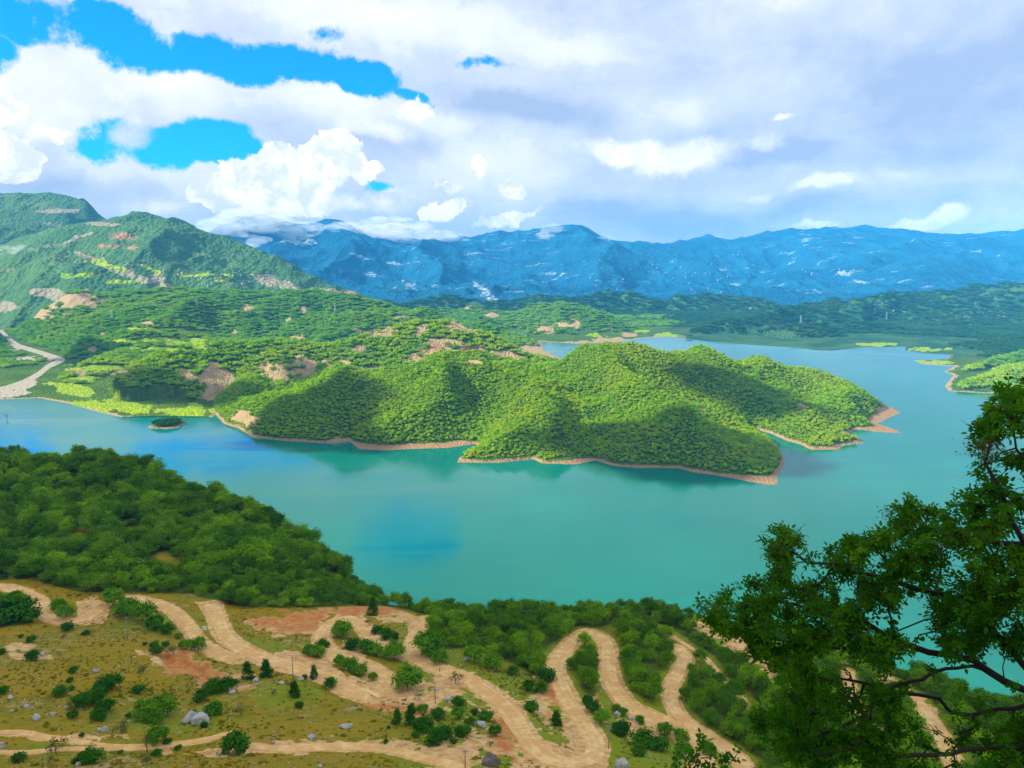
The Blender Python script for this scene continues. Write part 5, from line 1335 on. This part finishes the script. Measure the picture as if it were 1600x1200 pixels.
def box_mesh(name, boxes, mat):
    V = []; F = []; o = 0
    for (cx, cy, cz, sx, sy, sz) in boxes:
        for dx in (-1, 1):
            for dy in (-1, 1):
                for dz in (-1, 1): V.append((cx + dx * sx / 2, cy + dy * sy / 2, cz + dz * sz / 2))
        F += [tuple(o + i for i in f) for f in ((0, 1, 3, 2), (4, 6, 7, 5), (0, 4, 5, 1), (2, 3, 7, 6), (0, 2, 6, 4), (1, 5, 7, 3))]; o += 8
    return mesh_np(name, np.array(V), np.array(F), mat)
wood = simple_mat('weathered_wood', (0.30, 0.25, 0.19), sc=6)
metal = simple_mat('grey_metal', (0.45, 0.46, 0.47), 0.5, 0.4)
white_paint = simple_mat('white_paint', (0.78, 0.78, 0.76), 0.6, 0.3, 0.08)
ceramic = simple_mat('insulator', (0.75, 0.74, 0.70), 0.4, 0.4, 0.1)
def pole(px_, py_, hpx, label):
    h = ground_at(px_, py_); H_ = hpx / FPX * float(h[1]) * 1.08
    e = empty('utility_pole', (float(h[0]), float(h[1]), float(h[2]))); tag(e, label, 'pole', 'utility poles along the dirt roads')
    link('post', tube_mesh('post', [((0, 0, -0.3), (0, 0, H_), 0.17, 0.11)], wood), e)
    link('crossarm', box_mesh('crossarm', [(0, 0.16, H_ - 0.5, 1.5, 0.12, 0.14)], wood), e)
    for sx in (-0.65, 0.65, 0):
        link('insulator', tube_mesh('insulator', [((sx, 0.16, H_ - 0.42), (sx, 0.16, H_ - 0.16), 0.06, 0.09)], ceramic), e)
    return e
pole(200, 1002, 40, 'pale topped wooden pole on the meadow above the red earth bank')
pole(458, 1061, 38, 'wooden pole on the meadow brow beside the main dirt road')
pole(680, 1099, 37, 'wooden pole on the stony knoll right of the lower apron')
pole(951, 1170, 40, 'wooden pole beside the bottom hairpin, among tall dark shrubs')
pole(727, 1204, 36, 'wooden pole at the photo foot between footpath and dark spoil heap')

h = ground_at(320, 987); e = empty('signboard', (float(h[0]), float(h[1]), float(h[2])), 0.12)
tag(e, 'white two-panel signboard standing at the fork of the dirt roads', 'sign')
link('post', tube_mesh('post', [((-0.75, 0, -0.2), (-0.75, 0, 2.5), 0.05, 0.05)], metal), e)
link('post', tube_mesh('post', [((0.75, 0, -0.2), (0.75, 0, 2.5), 0.05, 0.05)], metal), e)
link('panel', box_mesh('panel', [(0, -0.08, 2.05, 2.0, 0.06, 0.85)], white_paint), e)
link('panel', box_mesh('panel', [(0.1, -0.08, 1.0, 1.8, 0.06, 0.8)], white_paint), e)
dk = simple_mat('sign_print', (0.12, 0.12, 0.14), 0.7)
h = ground_at(701, 1045)
o = tag(link('marker_post', tube_mesh('marker_post', [((0, 0, -0.2), (0, 0, 1.5), 0.22, 0.2), ((0, 0, 1.5), (0, 0, 1.62), 0.2, 0.08)], white_paint), None, (float(h[0]), float(h[1]), float(h[2]))), 'squat white marker post on the verge beside the walker', 'post')

def person(px_, py_, label):
    h = ground_at(px_, py_)
    e = empty('person', (float(h[0]), float(h[1]), float(h[2])), 0.5); tag(e, label, 'person')
    skin = simple_mat('skin', (0.50, 0.28, 0.19), 0.6, 0.3, 0.05)
    J = {'pel': (0, 0, .93), 'chest': (0, -.01, 1.25), 'neck': (0, 0, 1.46), 'chin': (0, -.01, 1.55), 'head': (0, -.01, 1.66), 'crown': (0, .0, 1.74),
         'shl': (-.18, 0, 1.40), 'ell': (-.24, .04, 1.12), 'wrl': (-.24, -.06, .88), 'hal': (-.24, -.08, .80),
         'shr': (.18, 0, 1.40), 'elr': (.24, .0, 1.12), 'wrr': (.23, -.14, .90), 'har': (.23, -.17, .83),
         'hil': (-.09, 0, .88), 'knl': (-.10, -.12, .50), 'anl': (-.10, -.02, .09), 'fol': (-.10, -.20, .04),
         'hir': (.09, 0, .88), 'knr': (.10, .02, .48), 'anr': (.10, .20, .10), 'for': (.10, .06, .04)}
    E = [('pel', 'chest'), ('chest', 'neck'), ('neck', 'chin'), ('chin', 'head'), ('head', 'crown'), ('neck', 'shl'), ('shl', 'ell'), ('ell', 'wrl'), ('wrl', 'hal'), ('neck', 'shr'), ('shr', 'elr'), ('elr', 'wrr'), ('wrr', 'har'),
         ('pel', 'hil'), ('hil', 'knl'), ('knl', 'anl'), ('anl', 'fol'), ('pel', 'hir'), ('hir', 'knr'), ('knr', 'anr'), ('anr', 'for')]
    Rr = dict(pel=.14, chest=.16, neck=.06, chin=.07, head=.10, crown=.07, shl=.065, ell=.045, wrl=.03, hal=.035, shr=.065, elr=.045, wrr=.03, har=.035, hil=.09, knl=.06, anl=.04, fol=.035, hir=.09, knr=.06, anr=.04)
    Rr['for'] = .035
    def skinned(nm, keys, sc, mat):
        ks = [k for k in J if k in keys]; me = bpy.data.meshes.new(nm)
        me.from_pydata([J[k] for k in ks], [(ks.index(a), ks.index(b)) for a, b in E if a in ks and b in ks], [])
        o = link(nm, me, e); md = o.modifiers.new('skin', 'SKIN'); me.skin_vertices or None
        if not me.skin_vertices: 
            bm = bmesh.new(); bm.from_mesh(me); bm.verts.layers.skin.verify(); bm.to_mesh(me); bm.free()
        for i, k in enumerate(ks): me.skin_vertices[0].data[i].radius = (Rr[k] * sc, Rr[k] * sc)
        me.skin_vertices[0].data[0].use_root = True
        o.modifiers.new('sub', 'SUBSURF').levels = 1; me.materials.append(mat); return o
    skinned('body', set(J), 1.0, skin)
    skinned('shirt', {'pel', 'chest', 'neck', 'shl', 'ell', 'shr', 'elr'}, 1.14, simple_mat('pink_shirt', (0.60, 0.22, 0.30), 0.9))
    skinned('trousers', {'pel', 'hil', 'knl', 'anl', 'hir', 'knr', 'anr'}, 1.16, simple_mat('dark_trousers', (0.04, 0.04, 0.07), 0.9))
    v, f = ICO2; hv = v * np.array([.108, .112, .10]) + np.array([0, .018, 1.69])
    link('hair', mesh_np('hair', hv, f, simple_mat('dark_hair', (0.03, 0.02, 0.015), 0.8), None, True), e)
    return e
person(687, 1050, 'lone walker in a pinkish top and dark trousers on the central dirt road')

# bare little tree standing in the shallow water
p_ = G0(11, 655)
o = tag(link('drowned_sapling', mesh_np('drowned_sapling', *trunk_data(790, 0.7, 0.02, 16, 0.45), bark), None, (p_[0], p_[1], 0.0)), 'leafless dead sapling sticking out of the lake at the far left', 'sapling'); o.scale = (14, 14, 13)

# ------------------------------------------------------------------ pylons and houses far off
pyl_mat = simple_mat('galvanised_steel', (0.62, 0.62, 0.56), 0.6)
def pylon(px_, py_foot, Y0, hpx, label, Hf, lo, hi):
    h = march(px_, py_foot, Hf, lo, hi, 3000)
    if h is None: return
    Hh = hpx / FPX * float(h[1])
    e = empty('transmission_pylon', (float(h[0]), float(h[1]), float(h[2]) - 0.5), 0.3); tag(e, label, 'pylon', 'power pylons on the hills')
    r = 0.045 * Hh / 12
    sg = []; cs = [(-1, -1), (1, -1), (1, 1), (-1, 1)]
    lv = [(0, .12), (.25, .09), (.5, .06), (.72, .035), (1, .012)]
    for i in range(4):
        for (z0, w0), (z1, w1) in zip(lv, lv[1:]):
            a, b = cs[i], cs[(i + 1) % 4]
            P0 = (a[0] * w0 * Hh, a[1] * w0 * Hh, z0 * Hh); P1 = (a[0] * w1 * Hh, a[1] * w1 * Hh, z1 * Hh); Q1 = (b[0] * w1 * Hh, b[1] * w1 * Hh, z1 * Hh); Q0 = (b[0] * w0 * Hh, b[1] * w0 * Hh, z0 * Hh)
            sg += [(P0, P1, r * 1.7, r * 1.7), (P0, Q1, r, r), (Q0, P1, r, r)]
    link('lattice_tower', tube_mesh('lattice_tower', sg, pyl_mat, 4), e)
    for z, w_ in ((.72, .2), (.84, .16), (.95, .11)):
        link('crossarm', tube_mesh('crossarm', [((-w_ * Hh, 0, z * Hh), (w_ * Hh, 0, z * Hh), r * 1.6, r * 1.6), ((-w_ * Hh, 0, z * Hh), (0, 0, (z + .05) * Hh), r, r), ((w_ * Hh, 0, z * Hh), (0, 0, (z + .05) * Hh), r, r)], pyl_mat, 4), e)
pylon(175, 501, 0, 17, 'lattice pylon on the wooded hill at left, leftmost of the pylons', H_hills, 1500, 5000)
pylon(308, 482, 0, 17, 'lattice pylon on the wooded hill below the bare green clearing', H_hills, 1500, 5000)
pylon(524, 489, 0, 15, 'lattice pylon on the hill shoulder behind the sunny slopes', H_hills, 1500, 5000)
pylon(1251, 507, 0, 14, 'lattice pylon on the dark hill above the bare slope across the lake', H_hills, 1500, 5000)
pylon(1385, 500, 0, 12, 'lattice pylon on the dark hills at right across the lake', H_hills, 1500, 5000)

wall_m = simple_mat('house_wall', (0.32, 0.33, 0.33), 0.9, 0.1, 0.08); roof_m = simple_mat('tiled_roof', (0.42, 0.20, 0.13), 0.9, 0.1)
def house_mesh(L, W, Hh, rf):
    V = [(-L, -W, -3), (L, -W, -3), (L, W, -3), (-L, W, -3), (-L, -W, Hh), (L, -W, Hh), (L, W, Hh), (-L, W, Hh)]
    F = [(0, 1, 5, 4), (1, 2, 6, 5), (2, 3, 7, 6), (3, 0, 4, 7)]
    V += [(-L * 1.08, -W * 1.12, Hh), (L * 1.08, -W * 1.12, Hh), (L * 1.08, W * 1.12, Hh), (-L * 1.08, W * 1.12, Hh), (-L * 1.08, 0, Hh + rf), (L * 1.08, 0, Hh + rf)]
    F += [(8, 9, 13, 12), (10, 11, 12, 13), (9, 10, 13, 13), (11, 8, 12, 12), (8, 11, 10, 9)]
    me = bpy.data.meshes.new('village_house'); me.from_pydata(V, [], [tuple(dict.fromkeys(f)) for f in F]); me.materials.append(wall_m); me.materials.append(roof_m)
    for i, p in enumerate(me.polygons): p.material_index = 1 if i >= 4 else 0
    return me
HM = [house_mesh(7, 5, 6, 2.5), house_mesh(9, 6, 8, 3), house_mesh(6, 5, 9, 2)]
Hrange = lambda x, y: np.maximum(H_mt(x, y, mlay2, 500), H_hills(x, y) if np.max(y) < 5700 else -99)
Hleft = lambda x, y: H_mt(x, y, mlay, 300)
def village(n, cx, cy, rx, ry, Hf, lo, hi, lb, gp, seed, sc):
    r = np.random.default_rng(seed)
    for _ in range(n):
        a, q = r.uniform(0, 6.28), math.sqrt(r.random())
        h = march(cx + rx * q * math.cos(a), cy + ry * q * math.sin(a), Hf, lo, hi, 1600)
        if h is None or h[2] < 8: continue
        o = tag(link('village_house', HM[int(r.integers(0, 3))], None, (float(h[0]), float(h[1]), float(h[2]))), lb, 'house', gp)
        o.rotation_euler = (0, 0, r.uniform(0, 3.1)); k = sc * r.uniform(0.35, 0.62); o.scale = (k, k, k)
HM2 = lambda x, y: H_mt(x, y, mlay2, 500)
village(22, 960, 430, 130, 26, HM2, 5000, 13000, 'tiny pale house on the blue mountain slope above the centre of the lake', 'houses on the middle mountain slope', 1, 1.6)
village(11, 1130, 445, 70, 22, HM2, 5000, 13000, 'tiny pale house on the blue mountain slope left of the dark dome hill', 'houses left of the dome hill', 2, 1.6)
village(12, 1150, 410, 60, 12, HM2, 5000, 13000, 'tiny pale house high on the blue mountain right of the peak', 'houses high on the right mountain', 3, 1.8)
village(16, 1300, 425, 50, 8, HM2, 5000, 13000, 'tiny pale house on the ridge beside the bare quarry patch', 'houses by the quarry patch', 4, 1.5)
village(10, 690, 410, 60, 14, HM2, 5000, 13000, 'tiny pale house on the blue slope below the fog', 'houses below the fog', 5, 1.7)
village(34, 330, 432, 90, 16, Hleft, 3100, 6000, 'small pale house among green plots on the left mountain', 'houses on the left mountain', 6, 1.2)
village(14, 130, 405, 60, 14, Hleft, 3100, 6000, 'small pale house on the shoulder of the left mountain', 'houses on the left shoulder', 7, 1.2)
village(24, 1570, 488, 50, 10, H_hills, 2000, 5500, 'small pale house on the dark hills at the right edge across the lake', 'houses at the right edge', 8, 0.9)
village(10, 1385, 488, 30, 6, H_hills, 2000, 5500, 'small pale house in the clearing on the dark hills across the lake', 'houses in the dark hills clearing', 9, 0.9)
village(1, 1172, 483, 2, 1, H_hills, 2000, 5500, 'long pale building alone on the hill above the far shore', None, 10, 2.0)
# ------------------------------------------------------------------ the big tree beside the viewpoint
rt = np.random.default_rng(2024)
TREE_PX = [(1590, 575), (1560, 600), (1545, 640), (1525, 672), (1510, 700), (1530, 722), (1512, 765), (1470, 785), (1440, 790), (1420, 772), (1398, 780), (1390, 812), (1372, 830), (1350, 838), (1325, 842), (1300, 846), (1288, 862), (1262, 848), (1245, 820), (1215, 818), (1192, 832), (1196, 862), (1205, 890), (1190, 905), (1160, 905), (1140, 915), (1122, 935), (1095, 938), (1086, 960), (1096, 978), (1125, 990), (1150, 1000), (1168, 1030), (1190, 1045), (1215, 1060), (1225, 1085), (1215, 1105), (1185, 1105), (1178, 1130), (1195, 1160), (1230, 1180), (1262, 1230), (1760, 1260), (1760, 560)]
HOLES = [(1440, 1095, 40, 22), (1345, 1075, 16, 26), (1560, 1040, 46, 26), (1530, 1130, 34, 26), (1470, 1140, 26, 14), (1415, 1060, 30, 12), (1265, 975, 24, 8), (1295, 870, 10, 10), (1235, 940, 12, 10), (1500, 790, 12, 14), (1590, 745, 26, 22), (1570, 690, 22, 10), (1400, 1000, 8, 5), (1300, 1090, 12, 16), (1600, 1100, 40, 14), (1370, 860, 8, 12), (1545, 860, 12, 12), (1490, 980, 10, 10)]
def tp(px, py, t):                     # a place t metres out from the viewpoint along the sight line
    x, y, z = ray(px, py); return np.array([x * t, y * t, CAM_Z + z * t])
limbs = [  # way-points (px, py, metres)
    [(2050, 1420, 7.6), (1800, 1190, 7.8), (1640, 1090, 8.0), (1540, 1045, 8.2), (1450, 1020, 8.3), (1380, 990, 8.4), (1300, 960, 8.6), (1210, 940, 8.8), (1130, 950, 8.9)],
    [(1640, 1090, 8.0), (1560, 990, 7.8), (1470, 930, 7.7), (1390, 900, 7.6), (1310, 880, 7.7), (1240, 860, 7.8)],
    [(1800, 1190, 7.8), (1690, 980, 7.2), (1600, 850, 7.0), (1560, 760, 6.9), (1545, 680, 6.9), (1570, 620, 6.9)],
    [(1600, 850, 7.0), (1530, 840, 7.1), (1460, 830, 7.2), (1420, 800, 7.2)],
    [(1640, 1090, 8.0), (1560, 1110, 8.1), (1470, 1090, 8.2), (1390, 1080, 8.3), (1310, 1060, 8.5), (1230, 1085, 8.6), (1195, 1100, 8.6)],
    [(1540, 1045, 8.2), (1440, 1060, 8.0), (1350, 1120, 8.0), (1290, 1150, 8.1), (1220, 1160, 8.2)],
    [(1800, 1190, 7.8), (1650, 1170, 7.2), (1540, 1170, 7.0), (1430, 1180, 6.9), (1330, 1200, 6.8)],
    [(1390, 900, 7.6), (1370, 860, 7.5), (1350, 845, 7.4)],
    [(1380, 990, 8.4), (1280, 1010, 8.6), (1200, 1000, 8.7), (1150, 985, 8.8)],
    [(1690, 980, 7.2), (1640, 760, 6.6), (1600, 720, 6.5), (1560, 705, 6.5), (1520, 695, 6.5)],
    [(1690, 980, 7.2), (1640, 900, 8.6), (1560, 900, 9.0), (1480, 880, 9.2), (1430, 860, 9.3)],
]
nodes = []; parent = []; idx = {}
def add_node(p, par):
    nodes.append(np.array(p)); parent.append(par); return len(nodes) - 1
for L in limbs:
    key0 = L[0]; par = idx.get(key0, -1)
    prev = par if par >= 0 else None
    if prev is None: prev = add_node(tp(*L[0]), -1); idx[L[0]] = prev
    for a, b in zip(L, L[1:]):
        pa, pb = tp(*a), tp(*b); n = max(2, int(np.linalg.norm(pb - pa) / 0.16))
        bow = rt.normal(size=3) * 0.05
        for k in range(1, n + 1):
            t = k / n; q = pa * (1 - t) + pb * t + bow * math.sin(t * 3.14) + rt.normal(size=3) * 0.012
            prev = add_node(q, prev)
        idx[b] = prev
# trunk down to the slope
base_xy = tp(*limbs[0][0]); gz = float(H_near(np.array([base_xy[0] + 0.9]), np.array([base_xy[1] - 0.2]))[0])
root = idx[limbs[0][0]]
tr = []; prev = root
for k in range(1, 9):
    t = k / 8; q = base_xy * (1 - t) + np.array([base_xy[0] + 0.9, base_xy[1] - 0.2, gz - 0.2]) * t
    tr.append((q, 0.13 + 0.07 * t))
n_limb = len(nodes)
# twig tips through the crown
tips = []
hx = np.array(HOLES, float)
while len(tips) < 1800:
    px_ = rt.uniform(1080, 1760); py_ = rt.uniform(570, 1250)
    if not inside(np.array([px_]), np.array([py_]), TREE_PX)[0]: continue
    if np.any(((px_ - hx[:, 0]) / hx[:, 2]) ** 2 + ((py_ - hx[:, 1]) / hx[:, 3]) ** 2 < 1.0) and rt.random() < 0.9: continue
    if px_ > 1500 and py_ < 900 and rt.random() < 0.25: continue
    if vnoise(np.array([px_ / 55.0]), np.array([py_ / 42.0]), 5)[0] < 0.40 and rt.random() < 0.85: continue
    if 1010 < py_ < 1140 and px_ > 1280 and rt.random() < 0.55: continue
    base_d = np.interp(px_, [1090, 1300, 1600], [8.8, 8.0, 7.2]); tips.append(tp(px_, py_, base_d + rt.uniform(-1.1, 1.2)))
tips = np.array(tips)
NA = np.array(nodes)
dist0 = np.array([np.min(np.linalg.norm(NA - t, axis=1)) for t in tips])
tips = tips[np.argsort(dist0)]
buf = np.zeros((40000, 3)); buf[:len(nodes)] = NA; cntn = len(nodes)
plen = np.zeros(40000)
for i in range(len(nodes)):
    if parent[i] >= 0: plen[i] = plen[parent[i]] + np.linalg.norm(nodes[i] - nodes[parent[i]])
tip_ids = []
for t in tips:
    d = np.linalg.norm(buf[:cntn] - t, axis=1)
    j = int(np.argmin(d + 0.12 * plen[:cntn])); p0 = buf[j]; L = np.linalg.norm(t - p0)
    if L < 0.05: continue
    n = max(2, int(L / 0.11)); out_ = rt.normal(size=3) * 0.10 * L; out_[2] -= 0.05 * L
    prev = j
    for k in range(1, n + 1):
        u = k / n; q = p0 * (1 - u) + t * u + out_ * math.sin(u * 3.14) + rt.normal(size=3) * 0.01
        nodes.append(q); parent.append(prev); buf[cntn] = q; plen[cntn] = plen[prev] + L / n; prev = cntn; cntn += 1
    tip_ids.append(prev)
nn = len(nodes); load = np.zeros(nn)
for t in tip_ids: load[t] += 1
for i in range(nn - 1, -1, -1):
    if parent[i] >= 0: load[parent[i]] += load[i]
rad = 0.0027 * np.maximum(load, 1) ** 0.46
rad = np.minimum(rad, 0.11)
N3 = np.array(nodes); par = np.array(parent)
k = 5
ei = np.nonzero(par >= 0)[0]
A = N3[par[ei]]; B = N3[ei]; D = B - A; D /= np.linalg.norm(D, axis=1)[:, None] + 1e-9
a = np.cross(D, [0.3, 0.2, 0.9]); a /= np.linalg.norm(a, axis=1)[:, None] + 1e-9; b = np.cross(D, a)
ang = np.arange(k) / k * 6.28318
ring = np.cos(ang)[None, :, None] * a[:, None] + np.sin(ang)[None, :, None] * b[:, None]
r0 = np.minimum(rad[par[ei]], rad[ei] * 1.5)[:, None, None]; r1 = rad[ei][:, None, None]
V = np.concatenate([A[:, None] - D[:, None] * r0 * 0.4 + ring * r0, B[:, None] + D[:, None] * r1 * 0.4 + ring * r1], 1).reshape(-1, 3)
o = np.arange(len(ei))[:, None] * 2 * k; j = np.arange(k)[None]
F = np.stack([o + j, o + (j + 1) % k, o + k + (j + 1) % k, o + k + j], -1).reshape(-1, 4)
Vt = []; Ft = []
pp = [(base_xy, 0.12)] + tr
for i, (q, r_) in enumerate(pp):
    for t in range(10):
        w_ = r_ * (1 + 0.08 * math.sin(t * 2.1 + i)); Vt.append((q[0] + w_ * math.cos(t * .628), q[1] + w_ * math.sin(t * .628), q[2]))
for i in range(len(pp) - 1):
    for t in range(10): Ft.append((i * 10 + t, i * 10 + (t + 1) % 10, (i + 1) * 10 + (t + 1) % 10, (i + 1) * 10 + t))
V = np.vstack([V, np.array(Vt)]); F = np.vstack([F, np.array(Ft) + len(ei) * 2 * k])
origin = np.array([base_xy[0] + 0.9, base_xy[1] - 0.2, gz])
tree = empty('ash_tree', tuple(origin)); tag(tree, 'big dark leafy tree in the right corner, its branches hanging over the view', 'tree')
bark_d = simple_mat('dark_bark', (0.045, 0.035, 0.03), sc=8)
link('trunk', mesh_np('tree_limbs', V - origin, F, bark_d, None, True), tree)

# compound leaves: a stalk with paired leaflets and one at the end
def leaves(tip_pts, tip_dirs, per, rng):
    LV = []; LF = []; LT = []; o = 0
    # one leaflet outline (unit length): spine + two sides, folded
    prof = np.array([(0, 0, 0), (0.30, 0.20, 0.045), (0.68, 0.17, 0.04), (1, 0, -0.05), (0.68, -0.17, 0.04), (0.30, -0.20, 0.045), (0.33, 0, 0), (0.70, 0, -0.01)])
    lf = np.array([(0, 6, 1, 1), (6, 7, 2, 1), (7, 3, 2, 2), (0, 5, 6, 6), (6, 5, 4, 7), (7, 4, 3, 3)])
    for p, d in zip(tip_pts, tip_dirs):
        tone_b = rng.random()
        for _ in range(int(rng.poisson(per)) + 1):
            ax = d * 0.6 + rng.normal(size=3) * 0.75; ax[2] += 0.05; ax /= np.linalg.norm(ax)
            up = np.array([0, 0, 1.0]) + rng.normal(size=3) * 0.35; side = np.cross(up, ax); side /= np.linalg.norm(side) + 1e-9; nrm = np.cross(ax, side)
            Ls = rng.uniform(0.07, 0.13); q0 = p - d * rng.uniform(0, 0.12); npair = int(rng.integers(2, 4)); tone = np.clip(0.5 * tone_b + 0.5 * rng.random(), 0, 1)
            items = [(1.0, 0)] + [((i + 0.8) / (npair + 0.8), s_) for i in range(npair) for s_ in (-1, 1)]
            for f_, s_ in items:
                o3 = q0 + ax * Ls * f_ - np.array([0, 0, 0.02]) * f_ * f_
                dr = ax if s_ == 0 else ax * 0.45 + side * s_ * 0.9 + rng.normal(size=3) * 0.12
                dr = dr - np.array([0, 0, 0.18]); dr /= np.linalg.norm(dr)
                sd = np.cross(nrm, dr); sd /= np.linalg.norm(sd) + 1e-9; nn_ = np.cross(dr, sd)
                ln_ = rng.uniform(0.036, 0.066)
                v = o3 + ln_ * (prof[:, :1] * dr + prof[:, 1:2] * 1.25 * sd + prof[:, 2:] * 1.4 * nn_)
                LV.append(v); LF.append(lf + o); LT.append(np.full(8, tone)); o += 8
    LV = np.vstack(LV); LF = np.vstack(LF)
    q4 = LF[:, 2] != LF[:, 3]; q4 &= LF[:, 1] != LF[:, 2]
    return LV, LF, np.concatenate(LT)
tid = np.array(tip_ids); td = N3[tid] - N3[par[tid]]; td /= np.linalg.norm(td, axis=1)[:, None] + 1e-9
# leaves also part-way back along the twigs
mid = par[par[tid]]; mid = mid[mid > n_limb]
mp_ = N3[mid]; md_ = N3[mid] - N3[par[mid]]; md_ /= np.linalg.norm(md_, axis=1)[:, None] + 1e-9
LV, LF, LT = leaves(np.vstack([N3[tid], mp_]), np.vstack([td, md_]), 3.0, rt)
tri = []; quad = []
for col_ in range(1):
    q = LF
    isq = (q[:, 2] != q[:, 3]) & (q[:, 0] != q[:, 1])
    quad = q[isq]; tri = q[~isq][:, :3]
leaf_m = foliage_mat('tree_leaves', (0.045, 0.165, 0.010), (0.052, 0.18, 0.012), (0.10, 0.25, 0.012), 0.5, 1.5)
# slight gloss on the leaves
crown = link('crown', mesh_np('tree_leaves', LV - origin, [quad, tri], leaf_m, {'tone': LT}), tree)
# brown seed bunches
seed_m = simple_mat('seed_brown', (0.14, 0.085, 0.035), sc=20)
bunches = [(1100, 955, 8.85), (1125, 945, 8.9), (1235, 835, 7.8), (1222, 880, 7.8), (1210, 855, 7.8), (1540, 690, 6.5), (1525, 700, 6.5), (1550, 705, 6.5), (1235, 925, 8.5), (1330, 985, 7.7), (1290, 990, 7.8), (1420, 810, 7.2), (1470, 850, 7.1), (1510, 835, 7.1), (1390, 805, 7.2), (1360, 990, 7.6)]
for i, bq in enumerate(bunches):
    c = tp(*bq); n = 170
    pts = c + rt.normal(size=(n, 3)) * np.array([0.05, 0.05, 0.04])
    v, f, t = cards(pts, rt.normal(size=(n, 3)), 0.011, rt, np.zeros(n), 0.35)
    link('seed_bunch', mesh_np('seed_bunch', v - origin, f, seed_m), tree)

# leafy sprig poking up at the photo foot
rs = np.random.default_rng(5)
sp = []; segs = []
for (a_, b_) in [((1060, 1290, 7.0), (1084, 1172, 7.2)), ((1060, 1290, 7.0), (1120, 1185, 7.2)), ((1060, 1290, 7.0), (1062, 1190, 7.1)), ((1060, 1290, 7.0), (1152, 1178, 7.2)), ((1060, 1290, 7.0), (1100, 1150, 7.2))]:
    A_, B_ = tp(*a_), tp(*b_)
    for k_ in range(6):
        u = k_ / 6; u2 = (k_ + 1) / 6
        segs.append((tuple(A_ * (1 - u) + B_ * u), tuple(A_ * (1 - u2) + B_ * u2), 0.008 * (1 - u) + 0.003, 0.008 * (1 - u2) + 0.003))
        if k_ > 1:
            for _ in range(2): sp.append((A_ * (1 - u2) + B_ * u2 + rs.normal(size=3) * 0.03, (B_ - A_) / np.linalg.norm(B_ - A_)))
foot = tp(1060, 1290, 7.0); gz2 = float(H_near(np.array([foot[0]]), np.array([foot[1]]))[0])
segs.append(((foot[0], foot[1], gz2 - 0.1), tuple(foot), 0.02, 0.012))
sh = empty('leafy_sapling', (float(foot[0]), float(foot[1]), gz2)); tag(sh, 'dark leafy sapling tip poking up at the photo foot left of the big tree', 'sapling')
og = np.array([foot[0], foot[1], gz2])
segs = [(tuple(np.array(p) - og), tuple(np.array(q) - og), r1_, r2_) for p, q, r1_, r2_ in segs]
link('stem', tube_mesh('sapling_stem', segs, bark_d, 5), sh)
LV, LF, LT = leaves([q[0] for q in sp], [q[1] for q in sp], 1.2, rs)
isq = (LF[:, 2] != LF[:, 3])
link('leaves', mesh_np('sapling_leaves', LV - og, [LF[isq], LF[~isq][:, :3]], leaf_m, {'tone': LT}), sh)
